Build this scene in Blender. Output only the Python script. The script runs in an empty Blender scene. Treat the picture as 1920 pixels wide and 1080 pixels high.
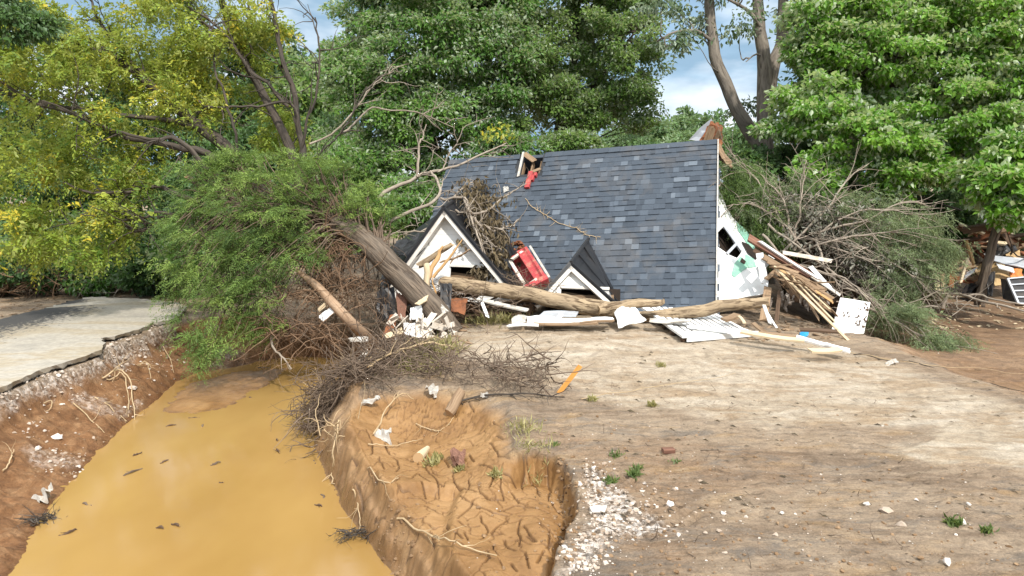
import bpy, bmesh, math, random
import numpy as np
from mathutils import Vector
rng = np.random.default_rng(11)
random.seed(11)
R = math.radians
sc = bpy.context.scene
COL = sc.collection

# ------------------------------------------------------------------ camera, sky, sun
FPX, CAMH, PITCH = 1400.0, 3.4, R(8.13)
cam_d = bpy.data.cameras.new("camera")
cam_d.sensor_width = 36.0
cam_d.lens = FPX / 1920 * 36
cam_d.clip_start, cam_d.clip_end = 0.1, 5000
cam = bpy.data.objects.new("camera", cam_d)
cam.location = (0, 0, CAMH)
cam.rotation_euler = (R(90) - PITCH, 0, 0)
COL.objects.link(cam)
sc.camera = cam

SUN_DIR = Vector((0.27, -0.64, 0.72)).normalized()          # towards the sun: high, behind and right of the viewer
sun_el = math.asin(SUN_DIR.z)
sun_az = math.atan2(SUN_DIR.x, SUN_DIR.y)
sun_d = bpy.data.lights.new("sun", 'SUN')
sun_d.energy = 2.8
sun_d.angle = R(2.5)
sun_d.color = (1.0, 0.955, 0.88)
sun_o = bpy.data.objects.new("sun", sun_d)
sun_o.rotation_euler = (-SUN_DIR).to_track_quat('-Z', 'Y').to_euler()
sun_o.location = (10, -10, 30)
COL.objects.link(sun_o)

sc.view_settings.view_transform = 'Standard'
sc.view_settings.look = 'None'
sc.view_settings.exposure = 0.70
sc.view_settings.gamma = 1.0

W = bpy.data.worlds.new("World")
sc.world = W
W.use_nodes = True
wn, wl = W.node_tree.nodes, W.node_tree.links
wn.clear()
w_out = wn.new('ShaderNodeOutputWorld')
w_bg = wn.new('ShaderNodeBackground')
w_bg.inputs['Strength'].default_value = 0.15
sky = wn.new('ShaderNodeTexSky')
sky.sky_type = 'NISHITA'
sky.sun_disc = False
sky.sun_elevation = sun_el
sky.sun_rotation = sun_az
sky.air_density = 1.0
sky.dust_density = 1.5
w_tc = wn.new('ShaderNodeTexCoord')
w_map = wn.new('ShaderNodeMapping')
w_map.inputs['Scale'].default_value = (1.6, 1.6, 4.2)
w_map.inputs['Location'].default_value = (3.3, 0.7, 0.15)
w_nz = wn.new('ShaderNodeTexNoise')
w_nz.inputs['Scale'].default_value = 2.3
w_nz.inputs['Detail'].default_value = 7
w_nz.inputs['Roughness'].default_value = 0.52
w_nz.inputs['Distortion'].default_value = 0.4
w_rmp = wn.new('ShaderNodeValToRGB')                          # cloud cover
w_rmp.color_ramp.elements[0].position = 0.22
w_rmp.color_ramp.elements[1].position = 0.42
w_nz2 = wn.new('ShaderNodeTexNoise')
w_nz2.inputs['Scale'].default_value = 3.1
w_nz2.inputs['Detail'].default_value = 5
w_rmp2 = wn.new('ShaderNodeValToRGB')                         # grey undersides to bright rims
e = w_rmp2.color_ramp.elements
e[0].position, e[0].color = 0.46, (1.5, 2.3, 3.1, 1)
e[1].position, e[1].color = 0.70, (5.2, 5.5, 5.8, 1)
w_mix = wn.new('ShaderNodeMix')
w_mix.data_type = 'RGBA'
wl.new(w_tc.outputs['Generated'], w_map.inputs['Vector'])
wl.new(w_map.outputs['Vector'], w_nz.inputs['Vector'])
wl.new(w_map.outputs['Vector'], w_nz2.inputs['Vector'])
wl.new(w_nz.outputs['Fac'], w_rmp.inputs['Fac'])
wl.new(w_nz2.outputs['Fac'], w_rmp2.inputs['Fac'])
wl.new(w_rmp.outputs['Color'], w_mix.inputs[0])
wl.new(sky.outputs['Color'], w_mix.inputs[6])
w_sep = wn.new('ShaderNodeSeparateXYZ')
w_zr = wn.new('ShaderNodeMapRange')                           # overhead clouds, out of view, brightened to add ambient light
w_zr.inputs['From Min'].default_value = 0.30
w_zr.inputs['From Max'].default_value = 0.65
w_hi = wn.new('ShaderNodeMix')
w_hi.data_type = 'RGBA'
w_hi.inputs[7].default_value = (8.0, 8.3, 8.6, 1)
wl.new(w_tc.outputs['Generated'], w_sep.inputs[0])
wl.new(w_sep.outputs['Z'], w_zr.inputs['Value'])
wl.new(w_zr.outputs['Result'], w_hi.inputs[0])
wl.new(w_rmp2.outputs['Color'], w_hi.inputs[6])
wl.new(w_hi.outputs[2], w_mix.inputs[7])
wl.new(w_mix.outputs[2], w_bg.inputs['Color'])
wl.new(w_bg.outputs['Background'], w_out.inputs['Surface'])
try:
    sc.cycles.max_bounces = 6
    sc.cycles.diffuse_bounces = 3
    sc.cycles.transmission_bounces = 4
    sc.cycles.use_denoising = True
except Exception:
    pass

# ------------------------------------------------------------------ pixel <-> world (photo pixels, 1920 x 1080)
_f = np.array([0, math.cos(PITCH), -math.sin(PITCH)])
_u = np.array([0, math.sin(PITCH), math.cos(PITCH)])
_r = np.array([1.0, 0, 0])
CAM = np.array([0, 0, CAMH])
def ray(px, py):
    return _f + (px - 960) / FPX * _r + (540 - py) / FPX * _u
def P(px, py, d):
    return CAM + ray(px, py) * d
def G(px, py, z=0.0):
    d = ray(px, py)
    return CAM + d * ((z - CAMH) / d[2])
def nrm(v):
    v = np.asarray(v, float)
    return v / (np.linalg.norm(v) + 1e-12)
def nrms(v):
    return v / (np.linalg.norm(v, axis=-1, keepdims=True) + 1e-12)

# ------------------------------------------------------------------ noise in numpy
def _hash(ix, iy, seed):
    h = (ix.astype(np.int64) * 374761393 + iy.astype(np.int64) * 668265263 + seed * 974711) & 0x7fffffff
    h = ((h ^ (h >> 13)) * 1274126177) & 0x7fffffff
    return ((h ^ (h >> 16)) & 0xffff) / 65535.0
def vnoise(x, y, seed=0):
    ix, iy = np.floor(x), np.floor(y)
    fx, fy = x - ix, y - iy
    fx, fy = fx * fx * (3 - 2 * fx), fy * fy * (3 - 2 * fy)
    a, b = _hash(ix, iy, seed), _hash(ix + 1, iy, seed)
    c, d = _hash(ix, iy + 1, seed), _hash(ix + 1, iy + 1, seed)
    return (a + (b - a) * fx) + ((c + (d - c) * fx) - (a + (b - a) * fx)) * fy
def fbm(x, y, sc_=1.0, oct_=4, seed=0, gain=0.5):
    s, a, t = 0, 1.0, 0
    for k in range(oct_):
        s = s + a * (vnoise(x * sc_, y * sc_, seed + k * 17) - 0.5)
        t += a
        a *= gain
        sc_ *= 2.03
    return s / t * 2
def sstep(x, a, b):
    t = np.clip((x - a) / (b - a + 1e-12), 0, 1)
    return t * t * (3 - 2 * t)
def poly_sd(X, Y, poly):
    """signed distance to a closed polygon, negative inside"""
    d2 = np.full(X.shape, 1e9)
    ins = np.zeros(X.shape, bool)
    n = len(poly)
    for i in range(n):
        ax, ay = poly[i][0], poly[i][1]
        bx, by = poly[(i + 1) % n][0], poly[(i + 1) % n][1]
        ex, ey = bx - ax, by - ay
        t = np.clip(((X - ax) * ex + (Y - ay) * ey) / (ex * ex + ey * ey + 1e-12), 0, 1)
        d2 = np.minimum(d2, (X - ax - t * ex) ** 2 + (Y - ay - t * ey) ** 2)
        if ay != by:
            ins ^= ((ay > Y) != (by > Y)) & (X < (bx - ax) * (Y - ay) / (by - ay) + ax)
    return np.where(ins, -1, 1) * np.sqrt(d2)

# ------------------------------------------------------------------ mesh collector
class MB:
    def __init__(s):
        s.V, s.T, s.Rn, s.F, s.n = [], [], [], [], 0
    def add(s, v, f, tex=None, rnd=0.5):
        v = np.asarray(v, float).reshape(-1, 3)
        s.V.append(v)
        s.T.append(v if tex is None else np.asarray(tex, float).reshape(-1, 3))
        s.Rn.append(np.full(len(v), rnd) if np.isscalar(rnd) else np.asarray(rnd, float))
        if isinstance(f, np.ndarray):
            s.F.append((f.ravel() + s.n, np.full(len(f), f.shape[1])))
        else:
            s.F.append((np.array([i for q in f for i in q]) + s.n, np.array([len(q) for q in f])))
        s.n += len(v)
    def mesh(s, name, mat, off, smooth):
        me = bpy.data.meshes.new(name)
        v = np.concatenate(s.V) - off
        lo = np.concatenate([a for a, b in s.F]).astype(np.int32)
        ct = np.concatenate([b for a, b in s.F]).astype(np.int32)
        me.vertices.add(len(v))
        me.vertices.foreach_set("co", v.astype(np.float32).ravel())
        me.loops.add(len(lo))
        me.loops.foreach_set("vertex_index", lo)
        me.polygons.add(len(ct))
        st = np.zeros(len(ct), np.int32)
        st[1:] = np.cumsum(ct)[:-1]
        me.polygons.foreach_set("loop_start", st)
        me.polygons.foreach_set("loop_total", ct)
        me.polygons.foreach_set("use_smooth", np.full(len(ct), bool(smooth)))
        a = me.attributes.new("uvw", 'FLOAT_VECTOR', 'POINT')
        a.data.foreach_set("vector", np.concatenate(s.T).astype(np.float32).ravel())
        a = me.attributes.new("rnd", 'FLOAT', 'POINT')
        a.data.foreach_set("value", np.concatenate(s.Rn).astype(np.float32))
        me.update(calc_edges=True)
        me.validate()
        if mat:
            me.materials.append(mat)
        return me
    def build(s, name, mat, parent=None, smooth=False, **tags):
        v = np.concatenate(s.V)
        if parent is None:
            off = np.array([v[:, 0].mean(), v[:, 1].mean(), v[:, 2].min()])
        else:
            off = world_loc(parent)
        o = bpy.data.objects.new(name, s.mesh(name, mat, off, smooth))
        COL.objects.link(o)
        if parent is None:
            o.location = off
        else:
            o.parent = parent
        if tags:
            tag(o, **tags)
        return o
def world_loc(o):
    l = np.array(o.location)
    while o.parent is not None:
        o = o.parent
        l = l + np.array(o.location)
    return l
def tag(o, label=None, cat=None, group=None, kind=None):
    if label: o['label'] = label
    if cat: o['category'] = cat
    if group: o['group'] = group
    if kind: o['kind'] = kind
    return o
def thing(name, label, cat, loc, group=None):
    o = bpy.data.objects.new(name, None)
    COL.objects.link(o)
    o.location = Vector([float(c) for c in loc])
    o.empty_display_size = 0.2
    return tag(o, label, cat, group)

# ------------------------------------------------------------------ shape helpers
def tube(mb, pts, rad, sides=6, cap=True, rnd=0.5, rough=0.0, jag=0.0):
    pts = np.asarray(pts, float)
    n = len(pts)
    rad = np.full(n, rad) if np.isscalar(rad) else np.asarray(rad, float)
    if len(rad) != n:
        rad = np.interp(np.linspace(0, 1, n), np.linspace(0, 1, len(rad)), rad)
    tan = nrms(np.gradient(pts, axis=0))
    ref = np.array([0, 0, 1.0]) if abs(tan[0][2]) < 0.9 else np.array([1.0, 0, 0])
    x = nrm(np.cross(ref, tan[0]))
    ang = np.arange(sides) / sides * 2 * math.pi
    V, T = [], []
    L = 0.0
    o = rng.random(3) * 50
    for i in range(n):
        x = nrm(x - tan[i] * np.dot(x, tan[i]))
        y = np.cross(tan[i], x)
        if i: L += np.linalg.norm(pts[i] - pts[i - 1])
        rr = rad[i] * (1 + (rng.random(sides) - 0.5) * 2 * rough) if rough else np.full(sides, rad[i])
        ring = pts[i] + np.outer(np.cos(ang) * rr, x) + np.outer(np.sin(ang) * rr, y)
        if jag and i in (0, n - 1):
            ring = ring + np.outer((rng.random(sides) - 0.5) * 2 * jag, tan[i])
        V.append(ring)
        T.append(np.stack([np.cos(ang) * rad[i] + o[0], np.sin(ang) * rad[i] + o[1], np.full(sides, L + o[2])], 1))
    idx = np.arange(n * sides).reshape(n, sides)
    nx = np.roll(idx, -1, 1)
    q = np.stack([idx[:-1], nx[:-1], nx[1:], idx[1:]], -1).reshape(-1, 4)
    mb.add(np.concatenate(V), q, np.concatenate(T), rnd)
    if cap:
        for k, rev in ((0, True), (n - 1, False)):
            ring = V[k]
            c = ring.mean(0)
            vv = np.vstack([ring, c])
            ff = [((j + 1) % sides, j, sides) if rev else (j, (j + 1) % sides, sides) for j in range(sides)]
            mb.add(vv, ff, vv * 0.3 + 7, 1.5)
def curve(pts, n=24, amp=0.0):
    """smooth path through points (Catmull-Rom) with a little waver"""
    p = [np.asarray(q, float) for q in pts]
    if len(p) == 2:
        p = [p[0], p[0] * .67 + p[1] * .33, p[0] * .33 + p[1] * .67, p[1]]
    p = [2 * p[0] - p[1]] + p + [2 * p[-1] - p[-2]]
    m = len(p) - 3
    out = []
    for t in np.linspace(0, m - 1e-6, n):
        i = int(t)
        u = t - i
        a, b, c, d = p[i:i + 4]
        out.append(0.5 * (2 * b + (c - a) * u + (2 * a - 5 * b + 4 * c - d) * u * u + (3 * b - a - 3 * c + d) * u ** 3))
    out = np.array(out)
    if amp:
        w = rng.normal(size=out.shape) * amp
        w = (w + np.roll(w, 1, 0) + np.roll(w, -1, 0)) / 2
        w[0] = 0
        out = out + w
    return out
def twig(mb, p0, d, L, r, n=7, bend=0.35, grav=0.0, sides=4, subs=0, rnd=None):
    d = nrm(d)
    pts = [np.asarray(p0, float)]
    k = rng.normal(size=3) * bend
    for i in range(n - 1):
        d = nrm(d + k / n + rng.normal(size=3) * bend * 0.35 + np.array([0, 0, -grav / n]))
        pts.append(pts[-1] + d * L / (n - 1))
    rd = rng.random() if rnd is None else rnd
    tube(mb, pts, np.linspace(r, r * 0.3, n), sides, False, rd)
    for s in range(subs):
        i = rng.integers(1, n - 1)
        dd = nrm(pts[i + 1] - pts[i] + rng.normal(size=3) * 0.75)
        twig(mb, pts[i], dd, L * (0.25 + 0.4 * rng.random()), r * 0.6, max(4, n - 2), bend, grav, sides, max(0, subs - 2), rd)
    return pts
def board(mb, p0, p1, w, t, up=(0, 0, 1), jag=0.0, n=4, bow=0.0, rnd=0.5):
    p0, p1 = np.asarray(p0, float), np.asarray(p1, float)
    ax = nrm(p1 - p0)
    s = np.cross(ax, np.asarray(up, float))
    s = nrm(s) if np.linalg.norm(s) > 1e-6 else np.array([1.0, 0, 0])
    h = np.cross(s, ax)
    L = np.linalg.norm(p1 - p0)
    o = rng.random(3) * 30
    V, T = [], []
    for i in range(n):
        u = i / (n - 1)
        for a, b in ((-1, -1), (1, -1), (1, 1), (-1, 1)):
            e_ = (rng.random() - 0.5) * 2 * jag if i in (0, n - 1) else 0
            V.append(p0 + ax * (L * u + e_) + s * a * w / 2 + h * (b * t / 2 + bow * math.sin(math.pi * u)))
            T.append((a * w / 2 + o[0], b * t / 2 + o[1], L * u + o[2]))
    F = [(3, 2, 1, 0)]
    for i in range(n - 1):
        k = i * 4
        for j in range(4):
            F.append((k + j, k + (j + 1) % 4, k + 4 + (j + 1) % 4, k + 4 + j))
    k = (n - 1) * 4
    F.append((k, k + 1, k + 2, k + 3))
    mb.add(V, F, T, rnd)
def sheet(mb, pts, th, nv=None, rnd=0.5):
    """flat piece with an outline and a thickness (goes behind the outline, away from its normal)"""
    p = np.asarray(pts, float)
    if nv is None:
        nv = np.zeros(3)
        for i in range(len(p)):
            nv = nv + np.cross(p[i], p[(i + 1) % len(p)])
        nv = nrm(nv)
        if np.dot(nv, CAM - p.mean(0)) < 0:
            nv = -nv
    nv = nrm(nv)
    n = len(p)
    a = np.zeros(3)
    for i in range(n):
        a = a + np.cross(p[i], p[(i + 1) % n])
    if np.dot(a, nv) < 0:
        p = p[::-1]
    b = p - nv * th
    F = [tuple(range(n)), tuple(range(2 * n - 1, n - 1, -1))]
    for i in range(n):
        j = (i + 1) % n
        F.append((j, i, n + i, n + j))
    mb.add(np.vstack([p, b]), F, None, rnd)
def warped(mb, c00, c10, c11, c01, nu=8, nv=6, amp=0.03, th=0.01, freq=2.0, seed=0, rnd=0.5, ragged=0.0):
    """bent sheet between four corners"""
    c00, c10, c11, c01 = [np.asarray(c, float) for c in (c00, c10, c11, c01)]
    u = np.linspace(0, 1, nu + 1)[None, :, None]
    v = np.linspace(0, 1, nv + 1)[:, None, None]
    p = (c00 * (1 - u) + c10 * u) * (1 - v) + (c01 * (1 - u) + c11 * u) * v
    nn = nrm(np.cross(c10 - c00, c01 - c00))
    if np.dot(nn, CAM - c00) < 0: nn = -nn
    uu, vv = np.meshgrid(np.linspace(0, 1, nu + 1), np.linspace(0, 1, nv + 1))
    w = fbm(uu * freq + seed * 3.1, vv * freq + seed * 1.7, 1.0, 3, seed) * amp
    p = p + w[..., None] * nn
    if ragged:
        j = (rng.random((nv + 1, nu + 1, 2)) - 0.5) * ragged
        edge = np.zeros((nv + 1, nu + 1, 1)); edge[0] = edge[-1] = 1; edge[:, 0] = edge[:, -1] = 1
        p = p + edge * (j[..., :1] * (c10 - c00) + j[..., 1:] * (c01 - c00))
    n = (nu + 1) * (nv + 1)
    idx = np.arange(n).reshape(nv + 1, nu + 1)
    q = np.stack([idx[:-1, :-1], idx[:-1, 1:], idx[1:, 1:], idx[1:, :-1]], -1).reshape(-1, 4)
    top = p.reshape(-1, 3)
    bot = top - nn * th
    e_ = list(idx[0, :]) + list(idx[1:, -1]) + list(idx[-1, -2::-1]) + list(idx[-2:0:-1, 0])
    sq = np.array([(e_[i], e_[(i + 1) % len(e_)], e_[(i + 1) % len(e_)] + n, e_[i] + n) for i in range(len(e_))])
    tex = np.stack([uu.ravel() * np.linalg.norm(c10 - c00), vv.ravel() * np.linalg.norm(c01 - c00), np.zeros(n)], 1)
    mb.add(np.vstack([top, bot]), [tuple(a) for a in q] + [tuple(a[::-1] + n) for a in q] + [tuple(a[::-1]) for a in sq], np.vstack([tex, tex]), rnd)
def rock(mb, c, r, flat=0.6, rnd=None):
    t = (1 + 5 ** 0.5) / 2
    v = np.array([(-1, t, 0), (1, t, 0), (-1, -t, 0), (1, -t, 0), (0, -1, t), (0, 1, t), (0, -1, -t), (0, 1, -t), (t, 0, -1), (t, 0, 1), (-t, 0, -1), (-t, 0, 1)]) / 1.9
    f = [(0, 11, 5), (0, 5, 1), (0, 1, 7), (0, 7, 10), (0, 10, 11), (1, 5, 9), (5, 11, 4), (11, 10, 2), (10, 7, 6), (7, 1, 8), (3, 9, 4), (3, 4, 2), (3, 2, 6), (3, 6, 8), (3, 8, 9), (4, 9, 5), (2, 4, 11), (6, 2, 10), (8, 6, 7), (9, 8, 1)]
    v = v * (1 + (rng.random((12, 1)) - 0.5) * 0.7)
    a = rng.random() * 6.28
    m = np.array([[math.cos(a), -math.sin(a), 0], [math.sin(a), math.cos(a), 0], [0, 0, 1]])
    v = (v * np.array([1, 0.6 + 0.4 * rng.random(), flat])) @ m.T * r + c
    mb.add(v, f, None, rng.random() if rnd is None else rnd)

# leaves: one folded four-sided blade each, all in numpy
def leaves(mb, c, a, nn, L, wr, rnd, fold=0.12):
    a = nrms(a)
    side = nrms(np.cross(nn, a))
    up = np.cross(a, side)
    L = np.asarray(L).reshape(-1, 1)
    m = c + a * L * 0.42 + up * L * fold
    v = np.stack([c, m - side * L * wr / 2, c + a * L - up * L * fold * 0.6, m + side * L * wr / 2], 1).reshape(-1, 3)
    mb.add(v, np.arange(len(v)).reshape(-1, 4), None, np.repeat(rnd, 4))
def rdir(n):
    return nrms(rng.normal(size=(n, 3)))
def in_ell(n, C, rad, lo=0.35):
    d = rdir(n)
    r = (lo ** 3 + (1 - lo ** 3) * rng.random(n)) ** (1 / 3)
    lump = 0.78 + 0.4 * vnoise(d[:, 0] * 2.2 + C[0], d[:, 2] * 2.2 + d[:, 1] + C[1], 5)
    return C + d * (r * lump)[:, None] * rad, d
def ellpx(px, py, d, rx, ry, rd):
    """ellipsoid from photo pixels: centre, half sizes in px, depth half size in m"""
    return P(px, py, d), np.array([rx / FPX * d, rd, ry / FPX * d])
def crown(mb, ells, nclump, nleaf, crad, size, wr=0.6, flat=0.55, droop=0.3, lo=0.4, rr=(0, 1), tips=None):
    vol = np.array([(e_[1].prod()) ** (2 / 3) for e_ in ells])
    cnt = np.maximum(1, (nclump * vol / vol.sum()).astype(int))
    for (C, rad), k in zip(ells, cnt):
        cc, dd = in_ell(k, C, rad, lo)
        for c, d in zip(cc, dd):
            if tips is not None: tips.append(c)
            n = int(nleaf * (0.6 + 0.8 * rng.random()))
            s = crad * (0.6 + 0.7 * rng.random())
            o = rdir(n) * (rng.random(n) ** 0.55)[:, None]
            sh = np.array([s * (0.8 + .5 * rng.random()), s * (0.8 + .5 * rng.random()), s * flat])
            pos = c + o * sh
            a = o * 0.6 + d * 0.4 + rng.normal(size=(n, 3)) * 0.55 + np.array([0, 0, -droop])
            nm = rng.normal(size=(n, 3)) * 0.55 + np.array([0, 0, 0.75]) + d * 0.35
            base = rr[0] + (rr[1] - rr[0]) * (0.15 + 0.5 * rng.random())
            leaves(mb, pos, a, nm, size * (0.65 + 0.7 * rng.random(n)), wr, np.clip(base + (rng.random(n) - .5) * 0.5, 0, 1))
def fronds(mb, base, dirs, L, nb, bl, bw, droop, rnd, spread=0.85):
    """feathery sprays: narrow blades left and right along a drooping axis"""
    n = len(base)
    dirs = nrms(dirs)
    up = nrms(rng.normal(size=(n, 3)) * 0.5 + np.array([0, 0, 1.0]))
    side = nrms(np.cross(up, dirs))
    L = np.asarray(L).reshape(-1, 1)
    for k in range(nb):
        s = (k + rng.random((n, 1)) * 0.8) / nb
        pos = base + dirs * L * s + np.array([0, 0, -1.0]) * droop * L * s * s
        sg = 1 if k % 2 else -1
        a = dirs * 0.75 + side * sg * spread * (1 - 0.5 * s) + rng.normal(size=(n, 3)) * 0.22 + np.array([0, 0, -0.5 * droop]) * s
        leaves(mb, pos, a, up + rng.normal(size=(n, 3)) * 0.3, bl * (1.15 - 0.65 * s[:, 0]) * (0.7 + .6 * rng.random(n)), bw, np.clip(rnd + (rng.random(n) - .5) * .35, 0, 1), 0.05)

def pad(mb, q, dirv, m_, L, hue, bw=.2, sag=.25):
    """one flat feathery pad of sprays fanning out from a branch tip"""
    dirv = nrm(dirv)
    b = q + rng.normal(size=(m_, 3)) * np.array([.17, .17, .07])
    d = dirv + rng.normal(size=(m_, 3)) * np.array([.75, .75, .28]) + np.array([0, 0, -.10])
    fronds(mb, b, d, L * (.6 + .8 * rng.random(m_)), 16, .095, bw, sag, np.clip(hue + rng.normal(size=m_) * .08, 0, 1), 1.0)

# ------------------------------------------------------------------ materials
def mat(name):
    m = bpy.data.materials.new(name)
    m.use_nodes = True
    m.node_tree.nodes.clear()
    return m, m.node_tree.nodes, m.node_tree.links
class NT:
    """tiny node-tree helper"""
    def __init__(s, name):
        s.m, s.n, s.l = mat(name)
        s.out = s.n.new('ShaderNodeOutputMaterial')
    def node(s, t, **kw):
        k = s.n.new(t)
        for a, b in kw.items(): setattr(k, a, b)
        return k
    def link(s, a, b): s.l.new(a, b)
    def attr(s, name, what='Fac'):
        k = s.node('ShaderNodeAttribute'); k.attribute_name = name
        return k.outputs[what]
    def pos(s):
        return s.node('ShaderNodeNewGeometry').outputs['Position']
    def scale(s, vec, v):
        k = s.node('ShaderNodeMapping'); k.inputs['Scale'].default_value = v
        s.link(vec, k.inputs['Vector']); return k.outputs['Vector']
    def noise(s, vec, sc_, det=4, rough=0.55, dist=0.0):
        k = s.node('ShaderNodeTexNoise')
        k.inputs['Scale'].default_value = sc_; k.inputs['Detail'].default_value = det
        k.inputs['Roughness'].default_value = rough; k.inputs['Distortion'].default_value = dist
        if vec is not None: s.link(vec, k.inputs['Vector'])
        return k.outputs['Fac']
    def ramp(s, fac, stops):
        k = s.node('ShaderNodeValToRGB')
        e_ = k.color_ramp.elements
        while len(e_) < len(stops): e_.new(0.5)
        for q, (p_, c_) in zip(e_, stops):
            q.position = p_
            q.color = (c_, c_, c_, 1) if np.isscalar(c_) else (*c_, 1)
        s.link(fac, k.inputs['Fac']); return k.outputs['Color']
    def mix(s, fac, a, b, mode='MIX'):
        k = s.node('ShaderNodeMix'); k.data_type = 'RGBA'; k.blend_type = mode
        for v, i in ((fac, 0), (a, 6), (b, 7)):
            if hasattr(v, 'is_output'): s.link(v, k.inputs[i])
            elif i == 0: k.inputs[0].default_value = v
            else: k.inputs[i].default_value = (*v, 1)
        return k.outputs[2]
    def math(s, op, a, b=0.5, clamp=False):
        k = s.node('ShaderNodeMath', operation=op); k.use_clamp = clamp
        for v, i in ((a, 0), (b, 1)):
            if hasattr(v, 'is_output'): s.link(v, k.inputs[i])
            else: k.inputs[i].default_value = v
        return k.outputs[0]
    def bump(s, h, st=0.5, dist=0.02, prev=None):
        k = s.node('ShaderNodeBump'); k.inputs['Strength'].default_value = st; k.inputs['Distance'].default_value = dist
        s.link(h, k.inputs['Height'])
        if prev is not None: s.link(prev, k.inputs['Normal'])
        return k.outputs['Normal']
    def bsdf(s, col, rough=0.8, normal=None, spec=0.3, metal=0.0):
        k = s.node('ShaderNodeBsdfPrincipled')
        for v, nm in ((col, 'Base Color'), (rough, 'Roughness')):
            if hasattr(v, 'is_output'): s.link(v, k.inputs[nm])
            else: k.inputs[nm].default_value = (*v, 1) if nm == 'Base Color' else v
        k.inputs['Specular IOR Level'].default_value = spec
        k.inputs['Metallic'].default_value = metal
        if normal is not None: s.link(normal, k.inputs['Normal'])
        s.link(k.outputs[0], s.out.inputs['Surface'])
        return s.m

def leaf_mat(name, dark, mid, light, under, trans=0.35, yellow=None, gloss=0.45):
    t = NT(name)
    stops = [(0.0, dark), (0.45, mid), (0.92, light)]
    if yellow: stops.append((1.0, yellow))
    c = t.ramp(t.attr('rnd'), stops)
    g = t.node('ShaderNodeNewGeometry')
    c = t.mix(t.math('MULTIPLY', g.outputs['Backfacing'], 0.85), c, under)
    pb = t.node('ShaderNodeBsdfPrincipled')
    t.link(c, pb.inputs['Base Color'])
    pb.inputs['Roughness'].default_value = gloss
    pb.inputs['Specular IOR Level'].default_value = 0.35
    tr = t.node('ShaderNodeBsdfTranslucent')
    t.link(t.mix(1.0, c, (1.0, 1.0, 0.55), 'MULTIPLY'), tr.inputs['Color'])
    mx = t.node('ShaderNodeMixShader')
    mx.inputs[0].default_value = trans
    t.link(pb.outputs[0], mx.inputs[1]); t.link(tr.outputs[0], mx.inputs[2])
    t.link(mx.outputs[0], t.out.inputs['Surface'])
    return t.m
def wood_mat(name, a, b, c=None, fib=(18, 18, 1.4), depth=0.012, rough=0.85, contrast=(0.35, 0.68), endc=(0.42, 0.27, 0.14)):
    """fibres, fissures or grain that run along a tube or board"""
    t = NT(name)
    v = t.scale(t.attr('uvw', 'Vector'), fib)
    n1 = t.noise(v, 1.0, 5, 0.6, 0.6)
    n2 = t.noise(t.attr('uvw', 'Vector'), 3.0, 4, 0.6)
    col = t.ramp(n1, [(contrast[0], a), (contrast[1], b)])
    col = t.mix(t.math('MULTIPLY', t.ramp(n2, [(0.4, 0.0), (0.65, 1.0)]), 0.55), col, c or b)
    r = t.attr('rnd')
    col = t.mix(t.math('GREATER_THAN', r, 1.2), col, endc)
    f = t.math('ADD', t.math('MULTIPLY', r, 0.5), 0.75)
    k = t.node('ShaderNodeCombineColor')
    for i in range(3): t.link(f, k.inputs[i])
    col = t.mix(t.math('LESS_THAN', r, 1.2), col, t.mix(1.0, col, k.outputs[0], 'MULTIPLY'))
    return t.bsdf(col, rough, t.bump(n1, 0.9, depth), 0.2)
def paint_mat(name, col, dirt=(0.30, 0.20, 0.11), amount=0.5, rough=0.5, sc_=2.5, metal=0.0, spec=0.35):
    t = NT(name)
    p = t.pos()
    n1 = t.noise(p, sc_, 6, 0.62, 0.3)
    n2 = t.noise(p, sc_ * 9, 4, 0.6)
    m_ = t.math('MULTIPLY', t.ramp(t.math('ADD', t.math('MULTIPLY', n1, 0.7), t.math('MULTIPLY', n2, 0.3)), [(0.46, 0.0), (0.66, 1.0)]), amount)
    c = t.mix(m_, col, dirt)
    return t.bsdf(c, t.math('ADD', t.math('MULTIPLY', n2, 0.25), rough - 0.1), t.bump(n1, 0.25, 0.01), spec, metal)
M = {}
M['maple'] = leaf_mat('maple_leaf', (0.060, 0.140, 0.028), (0.115, 0.250, 0.045), (0.220, 0.370, 0.075), (0.50, 0.57, 0.42), 0.38, (0.50, 0.48, 0.07))
M['maple_olive'] = leaf_mat('olive_maple_leaf', (0.070, 0.140, 0.030), (0.140, 0.245, 0.052), (0.240, 0.355, 0.080), (0.46, 0.53, 0.38), 0.38, (0.44, 0.45, 0.08))
M['maple_bright'] = leaf_mat('bright_maple_leaf', (0.070, 0.170, 0.022), (0.150, 0.320, 0.036), (0.270, 0.470, 0.065), (0.62, 0.70, 0.50), 0.38, (0.55, 0.60, 0.16))
M['maple_grey'] = leaf_mat('grey_maple_leaf', (0.058, 0.094, 0.043), (0.109, 0.167, 0.080), (0.174, 0.246, 0.116), (0.377, 0.450, 0.348), 0.25)
M['far_leaf'] = leaf_mat('far_leaf', (0.087, 0.160, 0.065), (0.138, 0.239, 0.087), (0.217, 0.319, 0.123), (0.261, 0.348, 0.203), 0.3)
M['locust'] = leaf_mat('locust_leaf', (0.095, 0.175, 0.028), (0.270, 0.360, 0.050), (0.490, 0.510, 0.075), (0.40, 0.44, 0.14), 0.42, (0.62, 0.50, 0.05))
M['cedar'] = leaf_mat('cedar_needle', (0.060, 0.110, 0.030), (0.140, 0.235, 0.055), (0.290, 0.400, 0.095), (0.19, 0.27, 0.08), 0.32, gloss=0.6)
M['willow'] = leaf_mat('wilted_needle', (0.085, 0.120, 0.055), (0.175, 0.230, 0.110), (0.31, 0.38, 0.19), (0.25, 0.30, 0.16), 0.25, gloss=0.65)
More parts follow.
